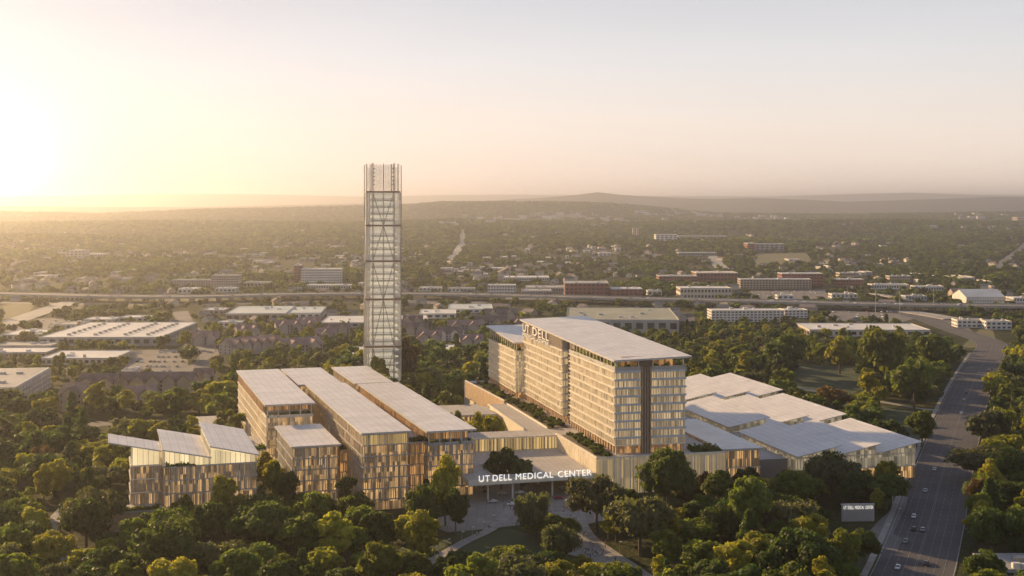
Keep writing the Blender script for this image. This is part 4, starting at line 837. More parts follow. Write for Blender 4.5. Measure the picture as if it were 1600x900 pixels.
# distant pale campus: clusters of sunlit blocks, each its own building
rr = random.Random(5); names = ['pale block', 'white low block', 'cream block', 'tall block']
n_far = 0
farlist = []
for cx, cy, sx, sy, n in ((780, 346, 60, 5, 16), (830, 340, 50, 4, 14), (905, 341, 70, 4, 18), (960, 347, 60, 5, 12), (1040, 335, 60, 3, 12), (1110, 338, 60, 5, 14), (1170, 343, 50, 5, 10), (735, 344, 25, 4, 4), (700, 350, 40, 5, 6), (1520, 340, 60, 5, 10), (1540, 358, 70, 5, 9), (1250, 346, 60, 6, 8), (560, 400, 60, 25, 8), (480, 405, 70, 20, 8), (380, 410, 60, 18, 8), (720, 425, 70, 15, 12), (860, 400, 90, 10, 10), (940, 392, 70, 8, 8), (1390, 430, 80, 12, 8), (1500, 440, 60, 12, 8), (1270, 418, 60, 10, 5), (120, 430, 110, 20, 10), (60, 396, 60, 8, 6)):
    for i in range(n):
        farlist.append((cx+rr.gauss(0, .5)*sx, cy+rr.gauss(0, .5)*sy, rr.uniform(4, 13)*(1.6 if rr.random() < .2 else 1), rr.uniform(2.2, 4.8)))
farlist.sort()
ZN = ['on the hazy left slope', 'behind the white office', 'beyond the tower', 'in the far campus above the golden roof', 'on the far slope above the brick block', 'beside the far midrise', 'on the far right hills']
cnt = {}
fl_ = []
for (px, py, w, h) in farlist:
    zone = 0 if px < 300 else 1 if px < 560 else 2 if px < 730 else 3 if px < 880 else 4 if px < 1010 else 5 if px < 1220 else 6
    kd = 3 if h > 3.4 else (0, 1, 2)[int(abs(px*7)) % 3]; fl_.append((px, py, w, h, zone, kd))
def ordi(i): return ['first', 'second', 'third', 'fourth', 'fifth', 'sixth', 'seventh', 'eighth', 'ninth', 'tenth', 'eleventh', 'twelfth'][i] if i < 12 else str(i+1)+('st' if i % 10 == 0 and i % 100 != 10 else 'nd' if i % 10 == 1 and i % 100 != 11 else 'rd' if i % 10 == 2 and i % 100 != 12 else 'th')
for (px, py, w, h, zone, kd) in fl_:
    k = (zone, kd); cnt[k] = cnt.get(k, 0)+1
    block('far_block', f'{names[kd]} {ZN[zone]}, {ordi(cnt[k]-1)} from the left', px, px+w, py, py-h, rr.uniform(20, 60), rr.choice(['white_wall', 'cream_wall', 'white_wall', 'white_wall', 'tan_wall']), rr.choice(['white_roof', 'white_roof', 'grey_roof']), 1 if h < 3 else 3, 0, 9, group='small far blocks', equip=0)

# ------------------------------------------------------------ trees
def icos(): 
    t = (1+5**.5)/2; v = np.array([(-1, t, 0), (1, t, 0), (-1, -t, 0), (1, -t, 0), (0, -1, t), (0, 1, t), (0, -1, -t), (0, 1, -t), (t, 0, -1), (t, 0, 1), (-t, 0, -1), (-t, 0, 1)], float); v /= np.linalg.norm(v[0])
    f = np.array([(0, 11, 5), (0, 5, 1), (0, 1, 7), (0, 7, 10), (0, 10, 11), (1, 5, 9), (5, 11, 4), (11, 10, 2), (10, 7, 6), (7, 1, 8), (3, 9, 4), (3, 4, 2), (3, 2, 6), (3, 6, 8), (3, 8, 9), (4, 9, 5), (2, 4, 11), (6, 2, 10), (8, 6, 7), (9, 8, 1)]); return v, f
IV, IF = icos()
def crown(name, mname, seed, shape, rad, height, clumps, leaves, ls, base_h):
    """leaf clumps spread through the crown's volume; shape: round, wide, tall, cone"""
    r = np.random.default_rng(seed); V = []; FQ = []; FT = []; nv = 0
    for c in range(clumps):
        d = r.normal(size=3); d /= np.linalg.norm(d); d[2] = d[2]*.9+.12; q = r.uniform(.45, .92)
        if shape == 'cone':
            t = r.uniform(0, 1)**1.25; a = r.uniform(0, 6.283); rr_ = rad*(1-t)*r.uniform(.55, 1)*1.0; C = np.array([math.cos(a)*rr_, math.sin(a)*rr_, base_h+t*(height-base_h)*.93]); cr = rad*(.22+.20*(1-t))
        else:
            ez = (height-base_h)/2; C = np.array([d[0]*rad*q, d[1]*rad*q, base_h+ez+d[2]*ez*q]); cr = rad*r.uniform(.24, .42)*(1 if shape != 'tall' else 1.15)
            if shape == 'wide': C[2] += ez*.15*(1-abs(q))
        sq = np.array([1, 1, r.uniform(.65, .95)])
        iv = IV*(cr*.74)*sq*(1+r.normal(size=(12, 1))*.12)+C; V.append(iv); FT.append(IF+nv); nv += 12
        n = leaves; dd = r.normal(size=(n, 3)); dd /= np.linalg.norm(dd, axis=1)[:, None]; dd[:, 2] = np.where(dd[:, 2] < -.5, -dd[:, 2], dd[:, 2])
        P = C+dd*cr*sq*r.uniform(.72, 1.16, (n, 1)); no = dd+r.normal(size=(n, 3))*.55; no /= np.linalg.norm(no, axis=1)[:, None]
        a = np.cross(no, r.normal(size=(n, 3))); a /= np.linalg.norm(a, axis=1)[:, None]; b_ = np.cross(no, a); s = ls*r.uniform(.6, 1.25, (n, 1)); a *= s; b_ *= s*.75
        V.append(np.stack([P-a-b_, P+a-b_, P+a+b_, P-a+b_], 1).reshape(-1, 3)); FQ.append(np.arange(4*n).reshape(n, 4)+nv); nv += 4*n
    V = np.concatenate(V); T = np.concatenate(FT); Q = np.concatenate(FQ); me = bpy.data.meshes.new(name)
    me.vertices.add(len(V)); me.vertices.foreach_set('co', V.astype(np.float32).ravel()); me.loops.add(T.size+Q.size); me.loops.foreach_set('vertex_index', np.concatenate([T.ravel(), Q.ravel()]).astype(np.int32))
    me.polygons.add(len(T)+len(Q)); me.polygons.foreach_set('loop_start', np.concatenate([np.arange(len(T))*3, T.size+np.arange(len(Q))*4]).astype(np.int32)); me.update(); me.validate(); me.materials.append(M[mname]); return me
def trunk(seed, h, rad, base_h, r0):
    r = random.Random(seed); b = MB(); top = Vector((r.uniform(-.4, .4), r.uniform(-.4, .4), base_h+(h-base_h)*.25)); b.tube((0, 0, -.3), top, r0, r0*.6, 8)
    for i in range(6):
        a = i*1.05+r.random(); e = Vector((math.cos(a)*rad*.6, math.sin(a)*rad*.6, base_h+(h-base_h)*r.uniform(.4, .7))); mid = top.lerp(e, .5)+Vector((0, 0, -.4)); b.tube(top*.92, mid, r0*.42, r0*.28, 6); b.tube(mid, e, r0*.28, r0*.1, 5)
    b.tube(top, (0, 0, h*.85), r0*.5, r0*.12, 6); return b.mesh('trunk', M['bark'])
SPEC = {  # kind: name, material, shape, radius, height, clumps, leaves, base, adjectives
 'oak1': ('oak_tree', 'leaf_dark', 'wide', 9.5, 15.5, 38, 100, 3.4, 'broad dark green'), 'oak2': ('oak_tree', 'leaf_olive', 'wide', 8.5, 14.5, 34, 100, 3.0, 'broad olive green'),
 'oak3': ('live_oak', 'leaf_grey', 'wide', 10.5, 14.5, 31, 95, 4.6, 'spreading grey green'), 'elm1': ('elm_tree', 'leaf_olive', 'round', 6.8, 16.5, 40, 90, 3.0, 'round olive'),
 'elm2': ('elm_tree', 'leaf_dark', 'round', 6.4, 15.5, 36, 90, 2.6, 'round dark'), 'pop1': ('poplar_tree', 'leaf_yellow', 'tall', 4.8, 19, 34, 85, 2.5, 'upright yellow green'),
 'elm3': ('maple_tree', 'leaf_yellow', 'round', 6.4, 14.5, 34, 85, 2.8, 'rounded golden'), 'pin1': ('cypress_tree', 'leaf_dark', 'cone', 5.2, 18, 40, 75, 1.8, 'pointed dark'),
 'rus1': ('russet_tree', 'leaf_russet', 'round', 6.6, 13.5, 34, 85, 2.4, 'russet brown'), 'slim': ('pine_tree', 'leaf_dark', 'round', 4.4, 15.5, 20, 85, 7.0, 'slim bare stemmed')}
PROT = {}
for i, (k, s) in enumerate(SPEC.items()):
    PROT[k] = [(crown('crown', s[1], 100+i*7+j, s[2], s[3], s[4], s[5], s[6], .50, s[7]), trunk(i*5+j, s[4], s[3], s[7], .30+.035*s[3])) for j in range(3)]
def inside(x, y, poly):
    c = np.zeros(len(x), bool); n = len(poly)
    for i in range(n):
        (x1, y1), (x2, y2) = poly[i], poly[(i+1) % n]
        if y1 == y2: continue
        c ^= ((y1 > y) != (y2 > y)) & (x < (x2-x1)*(y-y1)/(y2-y1)+x1)
    return c
def masked(x, y, excl=None):
    k = np.zeros(len(x), bool)
    for p in (EXCL if excl is None else excl):
        a = np.array(p); s = (x > a[:, 0].min()) & (x < a[:, 0].max()) & (y > a[:, 1].min()) & (y < a[:, 1].max()) & ~k
        if s.any(): idx = np.nonzero(s)[0]; k[idx] = inside(x[idx], y[idx], p)
    return k
HAND = [  # base x, base y, crown top y, crown width in photo pixels, kind
 (1043, 806, 708, 88, 'oak1'), (932, 832, 753, 100, 'oak3'), (1000, 868, 783, 116, 'oak3'), (872, 893, 826, 70, 'oak3'), (832, 850, 776, 60, 'oak3'), (712, 838, 768, 44, 'oak1'), (696, 822, 712, 44, 'pop1'),
 (662, 838, 765, 66, 'oak1'), (544, 806, 742, 34, 'slim'), (352, 838, 735, 52, 'pop1'), (148, 838, 770, 88, 'oak3'), (456, 868, 812, 42, 'elm3'), (524, 888, 800, 56, 'pop1'), (640, 862, 800, 50, 'elm3'), (590, 872, 792, 56, 'elm2'),
 (400, 905, 850, 68, 'elm1'), (486, 852, 766, 60, 'elm1'), (430, 796, 722, 30, 'elm1'), (452, 802, 736, 32, 'elm2'), (342, 645, 592, 46, 'elm3'), (312, 650, 606, 44, 'pop1'), (1168, 848, 746, 70, 'elm1'), (1266, 872, 803, 64, 'elm3'),
 (1190, 884, 832, 70, 'elm1'), (1298, 764, 712, 74, 'oak1'), (1340, 790, 742, 76, 'oak1'), (1385, 795, 745, 76, 'oak1'), (1226, 588, 527, 72, 'oak1'), (1312, 584, 527, 50, 'elm3'), (1384, 608, 518, 88, 'oak2'), (1300, 643, 606, 60, 'rus1'),
 (1352, 668, 626, 50, 'oak2'), (1440, 700, 640, 50, 'elm1'), (1428, 640, 560, 70, 'oak2'), (1460, 590, 520, 60, 'elm1'), (1528, 800, 746, 44, 'rus1'), (1532, 830, 768, 48, 'elm1'), (1550, 868, 800, 80, 'oak1'), (592, 612, 560, 38, 'elm3'), (634, 606, 532, 44, 'rus1'),
 (1125, 800, 735, 60, 'elm1'), (1100, 790, 740, 46, 'rus1'), (1085, 855, 812, 80, 'oak2'), (1040, 890, 830, 60, 'elm1'), (1100, 905, 845, 76, 'elm1'), (1150, 915, 845, 70, 'elm3'), (800, 905, 852, 84, 'elm1'), (640, 915, 862, 70, 'elm1'), (850, 915, 862, 90, 'elm2'),
 (960, 925, 878, 60, 'elm1'), (575, 905, 862, 60, 'elm1'), (300, 900, 850, 70, 'elm2'), (240, 885, 820, 60, 'elm1'), (230, 800, 752, 40, 'elm2'), (285, 830, 778, 46, 'oak2'), (330, 862, 790, 60, 'oak1'), (385, 845, 785, 60, 'oak1'), (130, 905, 856, 60, 'elm3'), (65, 745, 700, 44, 'rus1'),
 (1230, 830, 780, 60, 'oak1'), (1350, 882, 832, 56, 'oak1'), (1235, 770, 735, 44, 'elm2'), (1165, 770, 728, 40, 'elm2'), (560, 850, 792, 50, 'oak2'), (505, 850, 800, 50, 'elm2'), (720, 905, 862, 60, 'elm2')]
near = []
for bx, by, ty, wd, kd in HAND:
    x, D = at(bx, by); h = (by-ty)*D/F; w = wd*D/F; s = SPEC[kd]; near.append([x, D, kd, w/2/s[3]/1.12, h/s[4]/1.03, True])
# courtyard and canopy trees
for u, v, kd, sx, sz, z in ((-55, 12, 'elm2', 1.15, 1.35, 0), (-47, 2, 'elm2', .95, 1.05, 0), (-52, 92, 'elm3', .95, 1.45, 0), (-40, 100, 'elm3', 1.0, 1.55, 0), (-44, 118, 'elm3', .85, 1.4, 0), (-58, 112, 'elm1', .8, 1.35, 0)):
    x, y = world(oH, u, v, HA); near.append([x, y, kd, sx, sz, True])
# natural woods fill the rest
EX_N = EXCL+[W2([(738, 760), (965, 762), (960, 812), (905, 828), (870, 832), (770, 826), (738, 832)]), W2([(395, 742), (480, 800), (655, 822), (650, 775), (540, 745)]), W2([(500, 826), (560, 812), (650, 812), (650, 836), (500, 845)]),
             W2([(205, 812), (400, 842), (410, 800), (300, 800), (205, 780)]), W2([(1180, 782), (1235, 790), (1240, 760), (1180, 760)]), [world(oH, -62, 78, HA), world(oH, -28, 78, HA), world(oH, -28, 138, HA), world(oH, -62, 138, HA)],
             W2([(70, 800), (114, 796), (104, 850), (140, 886), (128, 935), (90, 905), (64, 850)]), W2([(690, 858), (860, 862), (850, 896), (720, 900)]),
             W2([(110, 668), (330, 660), (376, 670), (376, 684), (250, 682), (180, 692), (110, 694)]),
             W2([(1450, 838), (1498, 838), (1520, 900), (1530, 975), (1380, 975)]),
             W2([(938, 770), (1130, 770), (1130, 788), (945, 795)])]
def poisson(x, y, r):
    cell = {}; keep = []
    for i in range(len(x)):
        ri = r[i]; c = (int(x[i]//19), int(y[i]//19)); ok = True
        for a in (-1, 0, 1):
            for b_ in (-1, 0, 1):
                for j in cell.get((c[0]+a, c[1]+b_), ()):
                    if (x[j]-x[i])**2+(y[j]-y[i])**2 < ((r[j]+ri)*.5)**2: ok = False; break
                if not ok: break
            if not ok: break
        if ok: cell.setdefault(c, []).append(i); keep.append(i)
    return keep
D = np.sqrt(rng.uniform(440**2, 1500**2, 60000)); th = rng.uniform(-.47, .47, 60000); x = th*D; y = D
dens = .5+.5*np.sin(x/47+y/83)*np.sin(y/61-x/95)
keepm = ~masked(x, y, EX_N); keepm &= ((y < 960) & (x > -260)) | (y < 860) | (rng.random(len(x)) < .18+.42*dens) | (x > 90) | ((x > -140) & (y < 1150))
x, y = x[keepm], y[keepm]
hx = np.array([t[0] for t in near]); hy = np.array([t[1] for t in near]); hr = np.array([SPEC[t[2]][3]*t[3] for t in near])
dd = np.sqrt((x[:, None]-hx)**2+(y[:, None]-hy)**2)-hr*.95; ok = dd.min(1) > 3.5; x, y = x[ok], y[ok]
rad_ = np.where(rng.random(len(x)) < .25, rng.uniform(6.5, 10, len(x)), rng.uniform(11, 18, len(x))); kp = poisson(x, y, rad_); x, y, rad_ = x[kp], y[kp], rad_[kp]
kinds = np.array(['oak1', 'oak2', 'elm1', 'elm2', 'elm1', 'elm3', 'elm3', 'oak3', 'oak1', 'pop1', 'pin1', 'elm1']); pk = rng.integers(0, 12, len(x))
for i in range(len(x)):
    k = str(kinds[pk[i]]); s = rad_[i]/12.2*(.68 if (y[i] > 900 and x[i] < -150) or y[i] > 1180 else 1); near.append([x[i], y[i], k, s*rng.uniform(.8, 1.05), s*rng.uniform(.72, .98), False])
LX = [0, 175, 180, 245, 250, 330, 400, 405, 560, 565, 655, 660, 735, 740, 960, 965, 1130, 1135, 1235, 1240, 1440, 1445, 1600]
LY = [0, 0, 806, 806, 800, 790, 790, 770, 775, 800, 800, 785, 785, 806, 806, 762, 762, 746, 746, 722, 722, 0, 0]
kept = []
for t in near:
    px, pb = pix(t[0], t[1], 0)
    if not t[5] and t[1] < (700 if px > 1130 else 615 if px < 960 else 640):
        lim = float(np.interp(px, LX, LY)); 
        if 1300 < px < 1385 and pb > 815: lim = max(lim, 822)
        if 665 < px < 985 and pb > 858: lim = max(lim, 868)
        s_ = SPEC[t[2]]; mx_ = CAMZ-(lim-HZ)*t[1]/F if lim > 0 else 99; hh = s_[4]*t[4]
        if hh > mx_:
            if mx_ < 5.5: continue
            f_ = mx_/hh; t[4] *= f_; t[3] *= max(f_**.5, .6)
    s_ = SPEC[t[2]]; rp__ = s_[3]*t[3]*1.2*F/t[1]; tp = pix(t[0], t[1], s_[4]*t[4]*1.08)[1]
    if not t[5] and any(px+rp__ > a0 and px-rp__ < a1 and tp < b1 and pb > b0 and t[1] < dm for a0, a1, b0, b1, dm in ((1312, 1372, 786, 818, 590), (738, 932, 735, 762, 624))): continue
    kept.append(t)
near = kept
# which show largest: the nearest ones in view
def inview(t): p = pix(t[0], t[1], 6); return -25 < p[0] < 1625 and p[1] < 935
hand = [t for t in near if t[5]]; auto = sorted([t for t in near if not t[5] and inview(t)], key=lambda t: t[1]); ind = hand+auto[:296-len(hand)]; rest = auto[296-len(hand):]+[t for t in near if not t[5] and not inview(t) and t[1] < 1500]
rest = [t for t in rest if inview(t) or abs(t[0]) < .46*t[1]]
SHORT = {}
LMN = LM+[(93, 830, 'the woodland path'), (290, 760, 'the saw roofed building'), (480, 720, 'the small six storey block'), (600, 740, 'the long seven storey block'), (700, 720, 'the terrace block'), (835, 745, 'the entrance canopy'), (940, 850, 'the crowded walk'),
     (720, 850, 'the curving path'), (780, 870, 'the round lawn'), (1050, 735, 'the podium wall'), (1250, 690, 'the tilted roofs'), (1341, 800, 'the sign wall'), (1290, 590, 'the park lawn'), (1440, 800, 'the lower avenue'), (1500, 640, 'the middle avenue'), (1540, 560, 'the upper avenue'), (200, 662, 'the service road'), (40, 780, 'the left woodland edge'),
     (1200, 880, 'the shaded front lawn'), (560, 880, 'the front tree belt'), (400, 640, 'the tall pale block'), (1570, 700, 'the right tree belt')]
def relation(px, py):
    best = min(LMN, key=lambda q: (px-q[0])**2+((py-q[1])*1.4)**2); dx, dy = px-best[0], (py-best[1])*1.4
    if abs(dx) < 14 and abs(dy) < 14: w = 'close by'
    elif abs(dx) > abs(dy): w = 'right of' if dx > 0 else 'left of'
    else: w = 'in front of' if dy > 0 else 'behind'
    return w+' '+best[2]
def unique_labels(items):
    """items: (px, py, adjective phrase) -> labels each true of one thing"""
    keys = {}
    for i, (px, py, ph) in enumerate(items): keys.setdefault((ph, relation(px, py)), []).append(i)
    out_ = [None]*len(items)
    for (ph, rel), ids in keys.items():
        ids.sort(key=lambda i: items[i][0])
        for n_, i in enumerate(ids): out_[i] = f'{ph} {rel}' if len(ids) == 1 else f'{ph} {rel}, {ordi(n_)} from the left'
    return out_
its = []
for t in ind: p = pix(t[0], t[1], 7); sz = 'tall ' if t[4] > 1.15 else 'small ' if t[4] < .8 else ''; its.append((p[0], p[1], sz+SPEC[t[2]][8]+' tree'))
labs = unique_labels(its); rt_ = random.Random(3)
for t, lb in zip(ind, labs):
    s = SPEC[t[2]]; cm, tm = PROT[t[2]][rt_.randrange(3)]
    o = empty(s[0], (t[0], t[1], 0), rt_.uniform(0, 6.28), lb, 'tree', 'trees of the campus park', (t[3], t[3], t[4]))
    link(bpy.data.objects.new('crown', cm), o); link(bpy.data.objects.new('trunk', tm), o)
def scatter(name, pts, rz, scl, idx, meshes, label):
    pc = bpy.data.collections.new(name+'_prototypes')
    for i, mm in enumerate(meshes): pc.objects.link(bpy.data.objects.new(f'a{i:02d}_{name}', mm))
    me = bpy.data.meshes.new(name); me.vertices.add(len(pts)); me.vertices.foreach_set('co', np.asarray(pts, np.float32).ravel())
    for nm, ty, vals in (('rz', 'FLOAT', rz), ('pi', 'INT', idx)): a = me.attributes.new(nm, ty, 'POINT'); a.data.foreach_set('value', np.asarray(vals))
    a = me.attributes.new('scl', 'FLOAT_VECTOR', 'POINT'); a.data.foreach_set('vector', np.asarray(scl, np.float32).ravel()); o = link(bpy.data.objects.new(name, me)); tag(o, label, None, None, 'stuff')
    g = bpy.data.node_groups.new(name, 'GeometryNodeTree'); g.interface.new_socket('Geometry', in_out='INPUT', socket_type='NodeSocketGeometry'); g.interface.new_socket('Geometry', in_out='OUTPUT', socket_type='NodeSocketGeometry')
    n, l = g.nodes, g.links; gi = n.new('NodeGroupInput'); go = n.new('NodeGroupOutput'); ip = n.new('GeometryNodeInstanceOnPoints'); ci = n.new('GeometryNodeCollectionInfo'); ci.inputs['Collection'].default_value = pc; ci.inputs['Separate Children'].default_value = True; ci.inputs['Reset Children'].default_value = True
    def att(nm, ty): q = n.new('GeometryNodeInputNamedAttribute'); q.data_type = ty; q.inputs['Name'].default_value = nm; return q.outputs[0]
    cx = n.new('ShaderNodeCombineXYZ'); l.new(att('rz', 'FLOAT'), cx.inputs[2]); l.new(gi.outputs[0], ip.inputs['Points']); l.new(ci.outputs[0], ip.inputs['Instance']); ip.inputs['Pick Instance'].default_value = True
    l.new(att('pi', 'INT'), ip.inputs['Instance Index']); l.new(cx.outputs[0], ip.inputs['Rotation']); l.new(att('scl', 'FLOAT_VECTOR'), ip.inputs['Scale']); l.new(ip.outputs[0], go.inputs[0])
    md = o.modifiers.new('scatter', 'NODES'); md.node_group = g; return o
mid = [crown('mid_crown', s[1], 900+i, s[2], s[3], s[4], 26, 40, .8, s[7]*.5) for i, (k, s) in enumerate(SPEC.items())]; kl = list(SPEC)
rp_ = np.array([[t[0], t[1], 0] for t in rest]); scatter('woodland', rp_, rng.uniform(0, 6.28, len(rest)), [[t[3], t[3], t[4]] for t in rest], [kl.index(t[2]) for t in rest], mid, 'woods and street trees between the campus and the highway')
print('near individual', len(ind), 'woodland', len(rest))
# the far wooded valley
NF = 230000; D = np.sqrt(rng.uniform(1480**2, 9300**2, NF)); th = rng.uniform(-.47, .47, NF); x = th*D; y = D
vn = .5+.25*np.sin(x/210+y/170+1.3)+.25*np.sin(x/95-y/330); p_ = np.where(y < 2000, .14+.36*vn**2, np.where(y < 3400, .16+.66*vn**2, .12+.88*vn**1.3)); p_ = p_*np.where((np.sin(x/140+np.sin(y/260)*1.5) > .93) & (y > 1700) & (y < 5500), .1, 1); kk = (rng.random(NF) < p_) & ~masked(x, y); x, y = x[kk], y[kk]
sc = rng.uniform(.6, 1.3, len(x))*np.where(y > 4200, 1.2, np.where(y < 3400, .82, .95)); far = []
for i in range(6): far.append(crown('far_crown', ['leaf_far', 'leaf_olive', 'leaf_dark', 'leaf_far', 'leaf_far', 'leaf_olive'][i], 40+i, 'wide' if i % 2 else 'round', 7.5, 11.5, 11, 12, 1.7, 0))
scatter('distant_woodland', np.stack([x, y, hgt(x, y)-.5], 1), rng.uniform(0, 6.28, len(x)), np.stack([sc, sc, sc*rng.uniform(.75, 1.1, len(x))], 1), rng.integers(0, 6, len(x)), far, 'continuous woods and suburb trees of the wide valley'); print('far trees', len(x))
# ------------------------------------------------------------ houses of the suburbs
def house_meshes(w, d, h, rh):
    a = MB(); a.box(-w/2, w/2, -d/2, d/2, -1, h); a.quad((-w/2, -d/2, h), (-w/2, 0, h+rh), (-w/2, d/2, h)); a.quad((w/2, -d/2, h), (w/2, d/2, h), (w/2, 0, h+rh)); r = MB(); e = .6
    for s_ in (-1, 1): r.quad((-w/2-e, s_*(d/2+e), h-.2), (w/2+e, s_*(d/2+e), h-.2), (w/2+e, 0, h+rh+.2), (-w/2-e, 0, h+rh+.2))
    return a.mesh('wall', M['house_wall']), r.mesh('roof', M['house_roof'])
HS = [house_meshes(*q) for q in ((14, 10, 4.5, 3.0), (17, 11, 5, 3.2), (12, 11, 6.5, 3.4), (21, 13, 6, 3))]
n = 6500; D = rng.uniform(1500, 6500, n); th = rng.uniform(-.42, .42, n); x = th*D; y = D; vn = .5+.25*np.sin(x/210+y/170+1.3)+.25*np.sin(x/95-y/330)
k_ = (rng.random(n) < (1-vn)**1.5*np.where(y < 3600, .62, .36)) & ~masked(x, y); x, y = x[k_], y[k_]; kp = poisson(x, y, np.full(len(x), 26.)); x, y = x[kp], y[kp]; o_ = np.argsort(y); x, y = x[o_], y[o_]; z = hgt(x, y)
inv = [i for i in range(len(x)) if -5 < pix(x[i], y[i], 5)[0] < 1605][:240]; its = [(*pix(x[i], y[i], z[i]+4), ('small gabled house', 'long gabled house', 'two storey gabled house', 'wide gabled house')[i % 4]) for i in inv]
labs = unique_labels(its)
for i, lb in zip(inv, labs):
    wm_, rm_ = HS[i % 4]; o = empty('suburban_house', (x[i], y[i], z[i]), rng.uniform(0, 3.1), lb, 'house', 'houses among the valley trees'); link(bpy.data.objects.new('wall', wm_), o); link(bpy.data.objects.new('roof', rm_), o)
b = MB(); si = set(inv)
for i in range(len(x)):
    if i in si: continue
    a = rng.uniform(0, 3.1); ca, sa = math.cos(a), math.sin(a); w, d, h = rng.uniform(6, 12), rng.uniform(5, 8), rng.uniform(5, 8)
    P = lambda u, v, q: (x[i]+u*ca-v*sa, y[i]+u*sa+v*ca, z[i]+q)
    b.hexa([P(-w, -d, -1), P(w, -d, -1), P(w, d, -1), P(-w, d, -1)], [P(-w, -d, h), P(w, -d, h), P(w, d, h), P(-w, d, h)], 0)
    for s_ in (-1, 1): b.quad(P(-w, s_*d, h), P(w, s_*d, h), P(w, 0, h+3.5), P(-w, 0, h+3.5), m=1)
tag(b.build('distant_houses', [M['cream_wall'], M['shingle_roof']]), 'scattered houses too far to count among the hills', None, None, 'stuff'); print('houses', len(inv), len(x))

# ------------------------------------------------------------ shrubs in the podium planters
shr = [crown('foliage', m_, 500+i, 'round', 1.7, 2.2, 9, 45, .26, 0) for i, m_ in enumerate(('leaf_dark', 'leaf_olive', 'leaf_grey'))]
sp = []
for v0, v1, ua, ub in ((-7, 56, -9.5, -2.5), (82, 184, -11.5, -2.5), (192, 266, -14, -7)):
    v = v0
    while v < v1: sp.append((random.uniform(ua, ub), v)); v += random.uniform(1.9, 2.9)
for j, (u, v) in enumerate(sp):
    xw, yw = world(oH, u, v, HA); s_ = random.uniform(.75, 1.35); part = 'front planter' if v < 60 else 'middle planter' if v < 186 else 'rear planter'
    o = link(bpy.data.objects.new('shrub', shr[j % 3])); o.location = (xw, yw, PZ+.3); o.rotation_euler = (0, 0, random.uniform(0, 6)); o.scale = (s_*1.25, s_*1.25, s_)
    base_v = {'front planter': -7, 'middle planter': 82, 'rear planter': 192}[part]; idx_ = len([q for q in sp[:j] if q[1] >= base_v-1])
    tag(o, f'{("dark", "olive", "grey green")[j % 3]} shrub in the {part} of the podium, {ordi(idx_)} from its near end', 'shrub', 'shrubs in the podium planters')

# ------------------------------------------------------------ cars
def car_meshes(col, L_=4.6, w=1.85, h=1.45):
    b = MB(); hl_ = L_/2; prof = [(-hl_, .35), (-hl_, .75), (-hl_+.15, .85), (-hl_+1.0, .92), (-hl_+1.65, h), (hl_-1.3, h), (hl_-.55, .98), (hl_, .85), (hl_, .35)]
    def loft(pf, y0, y1, inset=0):
        n_ = len(pf); s0 = len(b.v)
        for yy, sg in ((y0, 1), (y1, -1)):
            for (px_, pz_) in pf: b.v.append((px_, yy+(sg*.22 if pz_ > 1.1 else 0), pz_))
        b.f.append(tuple(range(s0+n_-1, s0-1, -1))); b.f.append(tuple(range(s0+n_, s0+2*n_))); b.m += [0, 0]
        for i in range(n_): j = (i+1) % n_; b.f.append((s0+i, s0+j, s0+n_+j, s0+n_+i)); b.m.append(0)
    loft(prof, -w/2, w/2); body = b.mesh('body', M['car_'+col])
    g = MB(); e = .012
    g.quad((-hl_+1.02, -w/2+.12, .97), (-hl_+1.02, w/2-.12, .97), (-hl_+1.58, w/2-.26, h-.06), (-hl_+1.58, -w/2+.26, h-.06)); g.quad((hl_-.6, w/2-.12, 1.05), (hl_-.6, -w/2+.12, 1.05), (hl_-1.24, -w/2+.26, h-.05), (hl_-1.24, w/2-.26, h-.05))
    g.v = [(vx+(-.03 if vx < 0 else .03), vy, vz+.02) for vx, vy, vz in g.v]
    for s_ in (-1, 1): g.quad((-hl_+1.25, s_*(w/2-.02), 1.0), (hl_-.85, s_*(w/2-.02), 1.0), (hl_-1.35, s_*(w/2-.2), h-.08), (-hl_+1.7, s_*(w/2-.2), h-.08))
    glass = g.mesh('window_glass', M['dark_glass']); wh = MB(); wh.tube((0, -.11, 0), (0, .11, 0), .33, n=12); return body, glass, wh.mesh('wheel', M['car_black'])
CM = {c: car_meshes(c) for c in ('white', 'grey', 'black', 'red', 'silver', 'blue')}; cars = []
def add_car(x_, y_, rz, col, z=0.2): cars.append((x_, y_, rz, col, z))
CR = [(1403, 889, 'white', -3.6), (1447, 883, 'black', 5), (1415, 848, 'grey', -5), (1428, 829, 'black', -3), (1442, 830, 'grey', 4), (1428, 809, 'white', -4), (1446, 769, 'silver', -6), (1460, 735, 'white', -5), (1487, 699, 'grey', -1), (1502, 647, 'white', -3), (1506, 626, 'silver', -4), (1510, 615, 'black', -5), (1550, 577, 'black', 3), (1545, 580, 'grey', 2)]
for px, py, c, _ in CR:
    xx, yy = at(px, py); j = min(range(len(road)), key=lambda i: (road[i].x-xx)**2+(road[i].y-yy)**2); d = road[min(j+1, len(road)-1)]-road[max(j-1, 0)]; add_car(xx, yy, math.atan2(d.y, d.x), c)
for px, py, c, a in ((180, 661, 'silver', .1), (280, 665, 'red', 0), (758, 770, 'black', .1), (785, 774, 'grey', .05), (880, 765, 'silver', 2.6), (872, 780, 'red', .1), (760, 762, 'grey', .1), (1362, 486, 'black', .1), (836, 803, 'white', .3), (812, 772, 'white', .1), (846, 776, 'black', .1), (905, 772, 'white', .4), (918, 780, 'silver', .5), (770, 786, 'silver', .1), (800, 790, 'white', .2)): add_car(*at(px, py), a, c)
rc_ = random.Random(11); cl = ['white', 'grey', 'black', 'silver', 'silver', 'blue', 'red', 'white']
